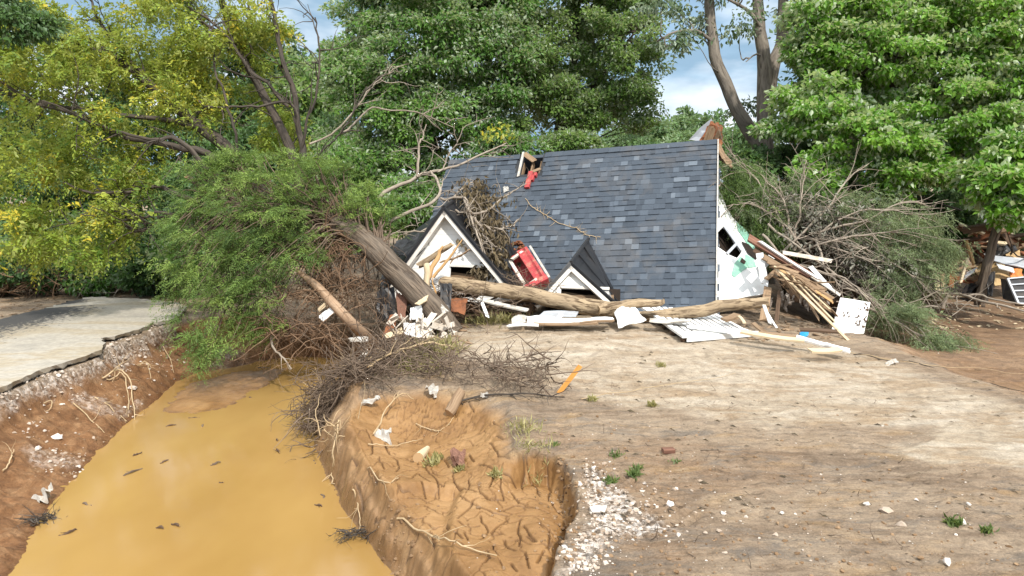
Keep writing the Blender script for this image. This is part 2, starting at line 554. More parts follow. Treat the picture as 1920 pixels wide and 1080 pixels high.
M['dark_bush'] = leaf_mat('dark_bush_leaf', (0.036, 0.080, 0.022), (0.065, 0.138, 0.032), (0.123, 0.217, 0.051), (0.145, 0.217, 0.116), 0.25)
M['dead_leaf'] = leaf_mat('dead_leaf', (0.045, 0.034, 0.020), (0.115, 0.085, 0.048), (0.23, 0.175, 0.095), (0.17, 0.13, 0.075), 0.2, gloss=0.75)
M['rag_leaf'] = leaf_mat('grey_wilted_leaf', (0.085, 0.080, 0.060), (0.190, 0.180, 0.140), (0.34, 0.33, 0.27), (0.26, 0.25, 0.20), 0.15, gloss=0.7)
M['weed'] = leaf_mat('weed_leaf', (0.060, 0.100, 0.028), (0.120, 0.175, 0.045), (0.22, 0.26, 0.08), (0.14, 0.20, 0.07), 0.25)
M['straw'] = leaf_mat('dry_grass', (0.189, 0.174, 0.065), (0.319, 0.290, 0.116), (0.478, 0.420, 0.203), (0.348, 0.319, 0.145), 0.25)
M['bark'] = wood_mat('grey_brown_bark', (0.050, 0.036, 0.026), (0.215, 0.165, 0.120), (0.145, 0.120, 0.095), (17, 17, 1.6), 0.04, contrast=(0.38, 0.62))
M['bark_grey'] = wood_mat('pale_grey_bark', (0.095, 0.078, 0.062), (0.285, 0.245, 0.200), (0.21, 0.18, 0.15), (12, 12, 2.4), 0.03)
M['bark_dark'] = wood_mat('dark_bark', (0.032, 0.026, 0.022), (0.120, 0.095, 0.075), (0.085, 0.075, 0.062), (18, 18, 2.4), 0.02)
M['bark_tan'] = wood_mat('tan_log_bark', (0.095, 0.062, 0.036), (0.38, 0.285, 0.180), (0.27, 0.200, 0.130), (13, 13, 3.2), 0.05, contrast=(0.40, 0.53))
M['bare'] = wood_mat('bare_branch_wood', (0.20, 0.155, 0.115), (0.42, 0.36, 0.29), (0.30, 0.25, 0.20), (40, 40, 5), 0.004)
M['pole'] = wood_mat('peeled_pole', (0.28, 0.175, 0.105), (0.47, 0.335, 0.225), (0.38, 0.255, 0.165), (30, 30, 1.2), 0.004)
M['twig'] = wood_mat('twig_brown', (0.085, 0.058, 0.040), (0.225, 0.165, 0.118), (0.16, 0.12, 0.09), (40, 40, 6), 0.003)
M['twig_red'] = wood_mat('root_red_brown', (0.125, 0.072, 0.040), (0.270, 0.180, 0.115), (0.21, 0.125, 0.075), (40, 40, 6), 0.003)
M['root_pale'] = wood_mat('pale_root', (0.34, 0.235, 0.125), (0.56, 0.43, 0.27), (0.46, 0.34, 0.20), (40, 40, 6), 0.003)
M['splinter'] = wood_mat('fresh_splintered_wood', (0.37, 0.20, 0.075), (0.60, 0.39, 0.19), (0.48, 0.31, 0.16), (50, 50, 2), 0.004)
M['lumber'] = wood_mat('weathered_lumber', (0.17, 0.105, 0.060), (0.37, 0.26, 0.165), (0.27, 0.185, 0.115), (45, 45, 2), 0.003)
M['lumber_pale'] = wood_mat('pale_lumber', (0.50, 0.385, 0.235), (0.66, 0.54, 0.37), (0.58, 0.47, 0.32), (45, 45, 2), 0.002)
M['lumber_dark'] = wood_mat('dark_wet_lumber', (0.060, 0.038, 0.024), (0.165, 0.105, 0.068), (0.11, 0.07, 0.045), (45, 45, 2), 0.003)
M['beam_red'] = wood_mat('red_brown_beam', (0.110, 0.052, 0.035), (0.270, 0.140, 0.095), (0.19, 0.10, 0.07), (35, 35, 2), 0.004)
M['stake'] = wood_mat('orange_stake', (0.46, 0.20, 0.045), (0.60, 0.29, 0.075), (0.54, 0.25, 0.06), (60, 60, 3), 0.002)
M['white'] = paint_mat('white_paint', (0.80, 0.80, 0.78), (0.42, 0.34, 0.25), 0.22, 0.5)
M['white_dirty'] = paint_mat('dirty_white_paint', (0.47, 0.45, 0.41), (0.30, 0.22, 0.14), 0.75, 0.55, 9.0)
M['siding'] = paint_mat('white_clapboard', (0.83, 0.82, 0.79), (0.48, 0.40, 0.31), 0.20, 0.5)
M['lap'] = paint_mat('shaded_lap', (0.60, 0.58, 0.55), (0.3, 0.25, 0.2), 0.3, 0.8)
M['trim'] = paint_mat('cream_trim', (0.70, 0.66, 0.60), (0.36, 0.27, 0.18), 0.35, 0.5)
M['black_metal'] = paint_mat('black_standing_seam', (0.012, 0.013, 0.016), (0.09, 0.075, 0.06), 0.22, 0.42, 3.0, 0.0, 0.5)
M['dark_in'] = paint_mat('painted_interior_shade', (0.020, 0.014, 0.010), (0.05, 0.03, 0.02), 0.6, 0.9)  # near-black colour in place of the shade inside the house
M['underlay'] = paint_mat('roof_underlay', (0.030, 0.034, 0.040), (0.10, 0.08, 0.06), 0.4, 0.9)
M['deck'] = wood_mat('roof_sheathing', (0.16, 0.085, 0.045), (0.33, 0.20, 0.115), (0.24, 0.14, 0.08), (20, 20, 3), 0.003)
M['green'] = paint_mat('green_sheathing', (0.20, 0.42, 0.31), (0.55, 0.60, 0.52), 0.35, 0.6, 6.0)
M['grey_metal'] = paint_mat('grey_galvanised', (0.42, 0.44, 0.47), (0.30, 0.24, 0.17), 0.35, 0.4, 4.0, 0.2)
M['card'] = paint_mat('tan_board', (0.52, 0.36, 0.18), (0.30, 0.19, 0.10), 0.5, 0.8, 3.0)
M['plaster'] = paint_mat('broken_plaster', (0.62, 0.56, 0.48), (0.36, 0.25, 0.15), 0.7, 0.85, 6.0)
M['rag'] = paint_mat('muddy_rag', (0.34, 0.30, 0.26), (0.14, 0.09, 0.06), 0.9, 0.9, 8.0)
M['plastic'] = paint_mat('black_plastic', (0.018, 0.018, 0.02), (0.14, 0.11, 0.08), 0.4, 0.35, 6.0)
M['orange'] = paint_mat('orange_cloth', (0.62, 0.22, 0.05), (0.55, 0.08, 0.03), 0.7, 0.6, 9.0)
M['blue'] = paint_mat('blue_plastic', (0.02, 0.28, 0.55), (0.1, 0.25, 0.35), 0.3, 0.35)
M['rust'] = paint_mat('rust_brown', (0.23, 0.085, 0.035), (0.11, 0.05, 0.03), 0.8, 0.85, 6.0)
t = NT('red_painted_brick')
br = t.node('ShaderNodeTexBrick')
br.inputs['Color1'].default_value = (0.42, 0.060, 0.060, 1); br.inputs['Color2'].default_value = (0.36, 0.040, 0.048, 1)
br.inputs['Mortar'].default_value = (0.40, 0.10, 0.09, 1); br.inputs['Scale'].default_value = 4.5
br.inputs['Mortar Size'].default_value = 0.012
t.link(t.attr('uvw', 'Vector'), br.inputs['Vector'])
cc_ = t.mix(t.math('MULTIPLY', t.ramp(t.noise(t.pos(), 7, 5, .65), [(.50, 0.), (.66, 1.)]), 0.75), br.outputs['Color'], (0.42, 0.22, 0.15))
M['brick'] = t.bsdf(cc_, 0.75, t.bump(t.noise(t.pos(), 30, 4), 0.5, 0.01), 0.25)
t = NT('shingle')
c0 = t.ramp(t.attr('rnd'), [(0.0, (0.046, 0.056, 0.070)), (0.5, (0.064, 0.078, 0.097)), (0.8, (0.092, 0.111, 0.136)), (1.0, (0.135, 0.158, 0.186))])
nz = t.noise(t.pos(), 90, 3, .7)
c1 = t.mix(1.0, c0, t.ramp(nz, [(0.3, 0.75), (0.7, 1.25)]), 'MULTIPLY')
du = t.noise(t.pos(), 0.9, 5, .65, 0.6)
c1 = t.mix(t.math('MULTIPLY', t.ramp(du, [(0.5, 0.), (0.72, 1.)]), 0.30), c1, (0.20, 0.165, 0.13))
M['shingle'] = t.bsdf(c1, 0.9, t.bump(nz, 0.4, 0.006), 0.2)
t = NT('muddy_water')
wv = t.noise(t.pos(), 2.2, 4, .5, .4)
wc = t.mix(t.ramp(t.noise(t.scale(t.pos(), (1, .5, 1)), 0.45, 4, .55), [(.35, 0.), (.7, 1.)]), (0.295, 0.172, 0.052), (0.375, 0.232, 0.078))
M['water'] = t.bsdf(wc, 0.10, t.bump(wv, 0.07, 0.02), 0.45)
t = NT('stone')
c0 = t.ramp(t.attr('rnd'), [(0.0, (0.24, 0.17, 0.11)), (0.5, (0.48, 0.40, 0.33)), (1.0, (0.72, 0.68, 0.63))])
M['stone'] = t.bsdf(t.mix(t.math('MULTIPLY', t.noise(t.pos(), 25, 4), .5), c0, (0.33, 0.22, 0.13)), 0.9, t.bump(t.noise(t.pos(), 40, 4), .5, .01), .2)

t = NT('soil_clod')
M['clod'] = t.bsdf(t.ramp(t.noise(t.pos(), 9, 4, .6), [(.35, (.16, .095, .05)), (.65, (.31, .205, .12))]), .95, t.bump(t.noise(t.pos(), 60, 3), .5, .01), .15)
# ------------------------------------------------------------------ terrain
ZW = -0.90                                                    # water level
def gp(*pts):
    return [tuple(G(p[0], p[1], p[2] if len(p) > 2 else 0.0)[:2]) for p in pts]
WATER = gp(*[(x, y, ZW) for x, y in [(-60, 1230), (20, 1080), (62, 1000), (105, 935), (170, 862), (235, 795), (295, 748), (330, 715), (372, 698), (430, 690), (500, 676), (560, 668), (640, 672), (668, 690),
        (640, 720), (600, 765), (588, 800), (592, 840), (615, 890), (640, 950), (690, 1015), (740, 1080), (840, 1230)]])
CHAN = gp((-700, 1130), (-300, 860), (0, 742), (70, 712), (130, 692), (188, 672), (200, 652), (260, 634), (330, 606), (400, 590), (480, 588), (560, 594), (640, 602), (700, 622), (745, 652, -.1), (742, 690, -.2),
        (700, 730, -.3), (676, 775, -.35), (664, 822, -.38), (678, 862, -.4), (722, 915, -.4), (780, 962, -.4), (836, 1022, -.4), (872, 1085, -.4), (970, 1260, -.4), (300, 2200, -.5), (-400, 2200, -.5))
BENCH = gp(*[(x, y, -.15) for x, y in [(600, 860), (640, 770), (700, 750), (800, 745), (900, 765), (950, 790), (962, 835), (962, 868), (1002, 860), (1045, 872), (1078, 905), (1092, 950), (1084, 1000), (1052, 1052), (1036, 1120), (1040, 1300), (600, 1500), (500, 1100)]])
LOWER = gp((1460, 600, -.1), (1560, 622, -.1), (1650, 646, -.1), (1760, 690, -.1), (1930, 757, -.1), (2500, 960, -.1), (3600, 700, -.4), (2400, 480, -.4), (1900, 430, -.4), (1500, 470, -.4), (1440, 560, -.3))
BAR = gp(*[(x, y, ZW) for x, y in [(298, 772), (345, 722), (440, 697), (545, 688), (500, 724), (430, 764), (360, 778)]])
PALE = gp((838, 650), (960, 615), (1120, 605), (1290, 640), (1500, 640), (1640, 680), (1930, 760), (2500, 930), (2500, 1010), (1930, 880), (1760, 872), (1690, 852), (1760, 800), (1600, 792), (1440, 800), (1300, 778), (1120, 745), (960, 705), (850, 690))
PALE2 = gp((1690, 852), (1800, 790), (2100, 830), (2200, 930), (1920, 878), (1760, 876))
PIT = gp((1092, 872), (1130, 885), (1190, 930), (1250, 985), (1300, 1010), (1240, 1000), (1160, 1010), (1090, 1070), (1020, 1110), (1086, 1010), (1104, 950))
LOBE = gp(*[(x, y, -.4) for x, y in [(838, 1085), (828, 1010), (842, 960), (850, 932), (800, 925), (740, 940), (700, 925), (690, 900), (760, 870), (900, 850), (1050, 900), (1080, 960), (1050, 1050), (1030, 1200), (900, 1200)]])
DARKSOIL = gp((880, 800), (1250, 830), (1500, 840), (1500, 900), (1350, 960), (1300, 1100), (1100, 1000), (1080, 860))
def ck_line(pts):
    q = [G(560 + x / 2.348, 620 + y / 2.348, -.38) for x, y in pts]
    out = []
    for i in range(len(q) - 1):
        n_ = max(1, int(np.linalg.norm(q[i + 1] - q[i]) / .12))
        for j in range(n_): out.append(q[i] + (q[i + 1] - q[i]) * j / n_)
    out.append(q[-1]); out = np.array(out)[:, :2]
    out[1:-1] += rng.normal(size=(len(out) - 2, 2)) * .012
    return out
CK = [ck_line(c_) for c_ in [
    [(240, 620), (270, 660), (285, 695)], [(420, 585), (440, 610), (428, 650)], [(410, 540), (440, 580)], [(490, 685), (525, 640), (545, 665), (580, 690)], [(590, 625), (640, 650), (690, 640), (730, 660)], [(680, 655), (695, 705), (740, 735), (780, 750)],
    [(785, 730), (800, 760), (850, 780), (900, 775), (890, 730), (900, 680)], [(705, 755), (740, 780), (790, 810), (850, 830), (920, 830)], [(790, 650), (830, 680), (860, 690)], [(860, 475), (885, 500)], [(840, 570), (870, 610), (880, 650), (930, 670)], [(935, 730), (965, 780), (1010, 790)],
    [(900, 700), (960, 700), (1020, 710)], [(1000, 650), (1040, 680), (1060, 740)], [(1120, 750), (1140, 800), (1190, 830)], [(975, 850), (960, 910), (975, 965)], [(905, 925), (930, 970), (950, 985)], [(970, 835), (1060, 850), (1120, 840)], [(1050, 880), (1110, 910), (1150, 930), (1180, 920)], [(1100, 900), (1105, 970), (1090, 985)],
    [(850, 900), (890, 870), (925, 840)], [(735, 925), (745, 965)], [(830, 1010), (840, 1050), (820, 1080)], [(770, 780), (700, 860)], [(560, 770), (600, 800), (625, 800)], [(640, 700), (600, 690)], [(690, 540), (720, 550), (750, 545)], [(720, 490), (760, 490), (800, 480)], [(440, 470), (480, 460), (540, 470)], [(600, 500), (650, 490), (690, 500)],
    [(470, 540), (500, 560), (530, 600)], [(560, 600), (590, 640), (620, 720)], [(950, 760), (1000, 750), (1040, 760)], [(880, 820), (960, 790), (1030, 800), (1110, 820)], [(1000, 930), (1040, 960)], [(860, 960), (880, 1020)], [(990, 1000), (1010, 1060)], [(930, 1040), (960, 1080)], [(1180, 700), (1160, 740)], [(800, 840), (830, 900), (800, 940)],
    [(310, 620), (350, 690), (420, 700)], [(360, 560), (380, 610)], [(330, 740), (380, 760)], [(440, 800), (500, 830), (560, 820)], [(470, 880), (530, 870)], [(580, 880), (600, 930)], [(700, 980), (760, 1010), (800, 1000)], [(1080, 1000), (1050, 1040)], [(870, 540), (900, 560)], [(300, 480), (330, 520), (320, 560)], [(380, 500), (400, 530), (450, 540)], [(560, 430), (600, 440), (650, 430)], [(660, 360), (700, 390), (690, 420)], [(740, 380), (770, 420)], [(470, 610), (520, 620)], [(230, 560), (260, 590)], [(540, 690), (560, 730)], [(480, 740), (540, 735), (590, 750)], [(840, 740), (860, 700)], [(750, 690), (740, 735)], [(960, 620), (990, 660), (980, 700)], [(1090, 640), (1110, 700), (1100, 760)], [(1130, 860), (1160, 870)], [(990, 880), (1010, 930), (1050, 960)], [(700, 870), (740, 890), (790, 880)], [(690, 920), (720, 960)], [(880, 1040), (900, 1080)], [(650, 860), (660, 900)], [(640, 590), (660, 620)], [(750, 600), (770, 640)]]]
def crack_lines(X, Y):
    d = np.full(X.shape, 9.0)
    m = (X > -3.2) & (X < 1.4) & (Y > 5.5) & (Y < 12.5)
    x, y = X[m] + .02 * fbm(X[m], Y[m], 6, 2, 3), Y[m] + .02 * fbm(X[m], Y[m], 6, 2, 4)
    dd = np.full(x.shape, 9.0)
    for c_ in CK:
        n_ = len(c_) - 1
        for i in range(n_):
            e_ = c_[i + 1] - c_[i]
            t_ = np.clip(((x - c_[i][0]) * e_[0] + (y - c_[i][1]) * e_[1]) / (e_ @ e_ + 1e-9), 0, 1)
            dd = np.minimum(dd, np.hypot(x - c_[i][0] - t_ * e_[0], .62 * (y - c_[i][1] - t_ * e_[1])) + .009 * abs(2 * (i + .5) / n_ - 1) ** 6)
    d[m] = dd
    return d
def cracks(X, Y, cell=0.34, seed=3):
    """distance to the nearest edge of a cracked-mud cell"""
    x = X / cell + fbm(X, Y, 2.2, 3, 41) * 0.9
    y = Y / (cell * 1.15) + fbm(X, Y, 2.2, 3, 57) * 0.9
    ix, iy = np.floor(x), np.floor(y)
    f1 = np.full(X.shape, 9.0); f2 = np.full(X.shape, 9.0)
    for dx in (-1, 0, 1):
        for dy in (-1, 0, 1):
            cx, cy = ix + dx, iy + dy
            d = np.hypot(cx + 0.1 + .8 * _hash(cx, cy, seed) - x, cy + 0.1 + .8 * _hash(cx, cy, seed + 9) - y)
            f2 = np.where(d < f1, f1, np.minimum(f2, d)); f1 = np.minimum(f1, d)
    return (f2 - f1) * cell
TRACK = [G(1085, 872), G(1200, 925), G(1290, 985)]
def hgt(X, Y, masks=False):
    X = np.asarray(X, float); Y = np.asarray(Y, float)
    n1 = fbm(X, Y, 0.35, 4, 1); n2 = fbm(X, Y, 1.6, 4, 7); n3 = fbm(X, Y, 7.0, 3, 13)
    # plateau with a low mound in front of the house
    z = 0.34 * np.exp(-((X - 1.2) / 4.2) ** 2 - (np.maximum(15.4 - Y, 0) / 2.6) ** 2) * (1 - 0.7 * sstep(Y, 18, 24)) + 0.05 * n1 + 0.025 * n2
    z = z * (1 - sstep(np.hypot(X, Y), 60, 150))
    dl = poly_sd(X, Y, LOWER) + 0.25 * n2
    z = z - 0.42 * sstep(-dl, -0.3, 1.3)
    # dried-mud bench with a sharp rim on its far and right side
    db = poly_sd(X, Y, BENCH)
    rim = sstep(X, -0.25, 0.15)
    wdt = 1.1 * (1 - rim) + 0.13 * rim
    dbn = db + 0.05 * n2 * 2 + 0.04 * n3
    inb = sstep(-dbn, -0.0 - 0.35 * (1 - rim), wdt)
    dlo = poly_sd(X, Y, LOBE)
    zb = -0.42 + 0.07 * n1 + 0.05 * n2 + 0.13 * sstep(-dlo + 0.05 * n2, -0.02, 0.14) * (.65 + .35 * sstep(-dlo, .75, .1)) + 0.05 * np.sin((X * 2.6 + Y * 1.2 + 1.6 * n1) * 2.1) * 0.45
    zb = zb - 0.10 * sstep(dbn, -0.5, -0.06) * rim
    z = z * (1 - inb) + zb * inb
    # channel
    dA = poly_sd(X, Y, CHAN)
    dB = poly_sd(X, Y, WATER)
    right = sstep(X - (-3.3 + 0.0 * Y), -0.4, 0.6) * sstep(15.5 - Y, 0, 1)     # bench side: a rounded scarp
    jag = 0.10 * n2 * (1 - .3 * right) + 0.05 * n3 * (1 - .95 * right)
    a_, b_ = np.maximum(-(dA + jag), 0), np.maximum(dB + 0.5 * jag, 0)
    t_ = np.where(dA + jag > 0, 1.0, b_ / (a_ + b_ + 1e-6))
    lin = np.clip(t_, 0, 1)
    ter = lin + 0.06 * np.sin(lin * 17 + n1 * 6 + n2 * 2) * (1 - lin) * np.minimum(lin * 4, 1)
    pl = np.where(ter < 0.80, ter * 0.66, 0.528 + (ter - 0.80) * 2.36)        # steep lip under the road
    pr = 1 - (1 - lin) ** 1.75 + .07 * np.sin(lin * 9 + 5 * n2 + 2.5 * n1) * lin * (1 - lin) * 4 + .05 * n2 * (1 - lin) + .035 * n3 * (1 - lin) * np.minimum(lin * 6, 1)
    prof = np.clip(pl * (1 - right) + pr * right, 0, 1)
    und = np.where(dB < 0, np.maximum(-0.5, dB * 0.6), 0)
    rough = (0.09 * n2 + 0.055 * n3) * np.minimum(lin * 5, 1) * (1 - lin) * 1.6
    zc = ZW + (z - ZW) * prof + und + rough + 0.02 * (dB > 0) * np.minimum(b_ * 4, 1)
    inc = dA + jag < 0
    z = np.where(inc, zc, z)
    dbar = poly_sd(X, Y, BAR)
    z = np.where(dB < 0.3, np.maximum(z, ZW + 0.035 * sstep(-dbar, -0.12, 0.35) * (1 + 0.3 * n2) - 0.012 - np.maximum(dbar, 0) * 0.4), z)
    # fine relief
    flat = 1 - inb
    z = z + (0.016 * n3 + 0.010 * fbm(X, Y, 22, 2, 71)) * (0.30 + 0.70 * flat)
    if not masks:
        return z
    ink = sstep(inb, .02, .35)
    scarp = (inc & (X > -3.6) & (Y < 13.0)).astype(float) * (dB > -0.2)
    mud = np.maximum(ink * np.where(inc, .55 + .45 * lin, 1), .55 * scarp) * (1 - 0.5 * sstep(n2, .25, .6) * 0)
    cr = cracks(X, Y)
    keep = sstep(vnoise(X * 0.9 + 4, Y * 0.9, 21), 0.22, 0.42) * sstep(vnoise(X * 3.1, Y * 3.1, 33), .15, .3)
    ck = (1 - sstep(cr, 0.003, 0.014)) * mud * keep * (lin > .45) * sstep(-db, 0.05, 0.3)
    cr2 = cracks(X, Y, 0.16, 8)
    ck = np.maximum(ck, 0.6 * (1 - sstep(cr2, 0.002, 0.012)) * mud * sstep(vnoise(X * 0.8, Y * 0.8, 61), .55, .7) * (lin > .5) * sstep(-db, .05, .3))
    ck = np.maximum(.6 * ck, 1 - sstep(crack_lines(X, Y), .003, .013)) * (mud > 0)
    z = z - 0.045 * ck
    # cracks in the little mud flat at lower left
    # cleat marks of a tracked machine
    for (p, q) in ((TRACK[0], TRACK[1]), (TRACK[1], TRACK[2])):
        e_ = q[:2] - p[:2]; Ls = np.hypot(*e_); e_ = e_ / Ls
        u = (X - p[0]) * e_[0] + (Y - p[1]) * e_[1]; v = -(X - p[0]) * e_[1] + (Y - p[1]) * e_[0]
        on = sstep(u, 0, .3) * sstep(Ls - u, -.05, .1) * sstep(0.26 - np.abs(v), 0, 0.06)
        z = z + on * (0.034 * np.sin((u + 0.35 * np.abs(v)) * 44) - 0.018)
    # footprints and pocks on the sand
    g = vnoise(X * 4.2 + 0.3 * Y, Y * 5.5, 91) * vnoise(X * 1.1, Y * 1.1, 92)
    z = z - 0.022 * sstep(g, 0.56, 0.68) * flat * (dA > 0.1)
    soil = inc.astype(float) * (1 - scarp) * sstep(-(dA + jag), 0.0, 0.12)
    soil = np.maximum(soil, sstep(-dl, -0.1, 0.4) * 0.55)
    dpale = poly_sd(X, Y, PALE) + 0.35 * n2 + 0.5 * n1
    dp2 = poly_sd(X, Y, PALE2) + .12 * n2
    sand = np.maximum(.9 * sstep(-dpale, -0.25, 0.25), 1.4 * sstep(-dp2, -.03, .05)) * flat * (dA > 0)
    z = z + .018 * sstep(-dp2, -.05, .03) * (dA > 0)
    grav = sstep(-(poly_sd(X, Y, PIT) + 0.1 * n2 + .05 * n3), -0.05, 0.12)
    road_edge = (X < -4.4) * sstep(-(dA + .5 * jag), -0.05, 0.02) * sstep(0.20 - np.maximum(-dA, 0) + 0.25 * n2, -0.05, 0.1) * (Y < 17.5) * (.18 + .5 * sstep(X, -8.6, -8.2))
    grav = np.maximum(grav, road_edge)
    bankst = (X < -3.3) * sstep(vnoise(X * 1.3 + 2, Y * 1.3, 77), .80, .9) * inc * (dB > 0.05) * 0.4
    grav = np.maximum(grav, bankst)
    wet = np.where(dB < 0.22, 1 - sstep(dB + 0.06 * n3, 0.03, 0.2), 0)
    dirt = sstep(-(poly_sd(X, Y, DARKSOIL) + 0.6 * n2), -0.3, 0.5) * flat
    onbar = sstep(-dbar, -.05, .15)
    mud = np.maximum(mud, onbar); soil = soil * (1 - onbar); wet = wet * (1 - .75 * onbar)
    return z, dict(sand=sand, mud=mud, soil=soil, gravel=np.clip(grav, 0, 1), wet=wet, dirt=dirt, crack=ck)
def hz(x, y):
    return float(hgt(np.array([x]), np.array([y]))[0])
def GT(px, py, lift=0.0):
    """where the line through a photo pixel meets the terrain"""
    d = ray(px, py)
    t_ = np.concatenate([np.linspace(5, 30, 900)])
    p = CAM[None] + d[None] * t_[:, None]
    under = p[:, 2] < hgt(p[:, 0], p[:, 1])
    i = int(np.argmax(under)) if under.any() else len(t_) - 1
    q = p[i].copy()
    q[2] = hz(q[0], q[1]) + lift
    return q
def axis(parts):
    out = []
    for a, b, s in parts:
        out.append(np.arange(a, b - s * 0.3, s))
    return np.concatenate(out + [np.array([parts[-1][1]])])
def grow(a, b, s0, f):
    out, x, s = [], a, s0
    while x < b:
        x += s; s *= f; out.append(min(x, b))
    return out
xs = axis([(-9.5, -2.7, .045), (-2.7, 1.0, .0115), (1.0, 5.5, .036), (5.5, 10.5, .055)])
xs = np.array([-v for v in grow(9.5, 1500, .08, 1.25)][::-1] + list(xs) + grow(10.5, 1500, .08, 1.25))
ys = axis([(5.4, 9.6, .0125), (9.6, 10.6, .02), (10.6, 13.0, .032), (13.0, 19.5, .06)])
ys = np.array([-v for v in grow(-5.4, 200, .3, 1.4)][::-1] + list(ys) + grow(19.5, 2500, .09, 1.16))
GX, GY = np.meshgrid(xs, ys)
GZ, MASK = hgt(GX, GY, True)
nx_, ny_ = len(xs), len(ys)
idx = np.arange(nx_ * ny_).reshape(ny_, nx_)
gm = MB()
gm.add(np.stack([GX.ravel(), GY.ravel(), GZ.ravel()], 1), np.stack([idx[:-1, :-1], idx[:-1, 1:], idx[1:, 1:], idx[1:, :-1]], -1).reshape(-1, 4))

t = NT('ground')
p = t.pos()
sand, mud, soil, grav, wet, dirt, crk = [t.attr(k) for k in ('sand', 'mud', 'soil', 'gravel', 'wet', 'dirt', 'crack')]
flow = t.node('ShaderNodeMapping'); flow.inputs['Rotation'].default_value = (0, 0, R(-24)); flow.inputs['Scale'].default_value = (0.55, 1.7, 1)
t.link(p, flow.inputs['Vector']); flow = flow.outputs['Vector']
nA = t.noise(flow, 0.9, 10, .70, .8); nB = t.noise(p, 5.5, 9, .74, .4); nC = t.noise(p, 38, 5, .7); nD = t.noise(flow, 3.2, 6, .65, .5)
col = t.ramp(nA, [(.28, (.138, .096, .063)), (.44, (.228, .164, .110)), (.56, (.325, .245, .168)), (.70, (.25, .185, .128))])
col = t.mix(t.math('MULTIPLY', dirt, t.ramp(nD, [(.3, .15), (.62, .75)])), col, (.235, .148, .086))
grey = t.ramp(t.noise(flow, 1.3, 9, .74, 1.2), [(.52, 0.), (.62, 1.)])
col = t.mix(t.math('MULTIPLY', grey, .70), col, (.165, .140, .115))
och = t.ramp(t.noise(flow, 1.5, 5, .6, .5), [(.55, 0.), (.70, 1.)])
col = t.mix(t.math('MULTIPLY', och, .6), col, (.34, .215, .100))
thin = t.node('ShaderNodeMapping'); thin.inputs['Rotation'].default_value = (0, 0, R(-30)); thin.inputs['Scale'].default_value = (1.2, 6.5, 1)
t.link(p, thin.inputs['Vector'])
nS = t.noise(thin.outputs['Vector'], 1.6, 8, .72, .7)
col = t.mix(t.math('MULTIPLY', t.ramp(nS, [(.55, 0.), (.66, 1.)]), .65), col, (.115, .078, .050))
col = t.mix(t.math('MULTIPLY', t.ramp(nS, [(.34, 1.), (.44, 0.)]), .45), col, (.40, .31, .215))
scol = t.ramp(nA, [(.30, (.32, .245, .165)), (.48, (.425, .35, .26)), (.66, (.52, .45, .36))])
sbro = t.ramp(t.noise(flow, 1.1, 8, .68, .9), [(.46, 0.), (.62, 1.)])
scol = t.mix(t.math('MULTIPLY', sbro, .75), scol, (.30, .205, .118))
scol = t.mix(t.math('MULTIPLY', t.ramp(nS, [(.58, 0.), (.68, 1.)]), .6), scol, (.20, .145, .095))
col = t.mix(t.math('MULTIPLY', sand, t.ramp(nB, [(.25, .72), (.55, 1.)])), col, scol)
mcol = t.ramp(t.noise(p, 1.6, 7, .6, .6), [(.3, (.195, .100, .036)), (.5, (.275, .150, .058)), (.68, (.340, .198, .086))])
mcol = t.mix(t.math('MULTIPLY', t.math('POWER', crk, .7), .92), mcol, (.085, .042, .018))  # cracks darkened in the colour, as damp soil and in place of shade
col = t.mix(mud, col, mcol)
socol = t.ramp(t.noise(p, 2.4, 8, .68, .5), [(.28, (.105, .048, .020)), (.48, (.205, .102, .045)), (.62, (.285, .160, .078)), (.74, (.23, .135, .070))])
col = t.mix(soil, col, socol)
vor = t.node('ShaderNodeTexVoronoi'); vor.inputs['Scale'].default_value = 17
t.link(p, vor.inputs['Vector'])
sepc = t.node('ShaderNodeSeparateColor'); t.link(vor.outputs['Color'], sepc.inputs[0])
gcol = t.ramp(sepc.outputs[0], [(.1, (.20, .15, .11)), (.5, (.42, .34, .27)), (.95, (.64, .58, .52))])
gmask = t.math('MULTIPLY', grav, t.ramp(nB, [(.36, 0.), (.52, 1.)]))
col = t.mix(gmask, col, gcol)
fle = t.math('MULTIPLY', t.ramp(t.noise(p, 21, 4, .6), [(.66, 0.), (.72, 1.)]), t.math('SUBTRACT', 1.0, mud))
col = t.mix(t.math('MULTIPLY', fle, .5), col, (.085, .058, .036))
spk = t.math('MULTIPLY', t.ramp(t.noise(p, 60, 2, .5), [(.73, 0.), (.77, 1.)]), t.math('SUBTRACT', 1.0, mud))
col = t.mix(t.math('MULTIPLY', spk, .7), col, (.50, .43, .35))
fine = t.ramp(nC, [(.25, .70), (.75, 1.26)])
col = t.mix(t.math('SUBTRACT', 1.0, t.math('MULTIPLY', mud, .6)), col, t.mix(1.0, col, fine, 'MULTIPLY'))
mid_ = t.ramp(nB, [(.32, .72), (.5, 1.0), (.68, 1.2)])
col = t.mix(t.math('SUBTRACT', 1.0, t.math('MULTIPLY', mud, .7)), col, t.mix(1.0, col, mid_, 'MULTIPLY'))
col = t.mix(t.math('MULTIPLY', wet, .7), col, t.mix(1.0, col, (.70, .60, .46), 'MULTIPLY'))
rgh = t.math('SUBTRACT', .92, t.math('ADD', t.math('MULTIPLY', wet, .55), t.math('MULTIPLY', mud, .46)))
bh = t.math('ADD', t.math('ADD', t.math('MULTIPLY', nB, .6), t.math('MULTIPLY', nC, .22)), t.math('MULTIPLY', nS, .5))
bmp = t.bump(bh, 1.0, .07)
gb = t.math('MULTIPLY', t.math('SUBTRACT', .6, vor.outputs['Distance']), gmask)
bmp = t.bump(gb, .8, .05, bmp)
smooth_ = t.node('ShaderNodeNewGeometry').outputs['Normal']
mixn = t.node('ShaderNodeMix', data_type='VECTOR')
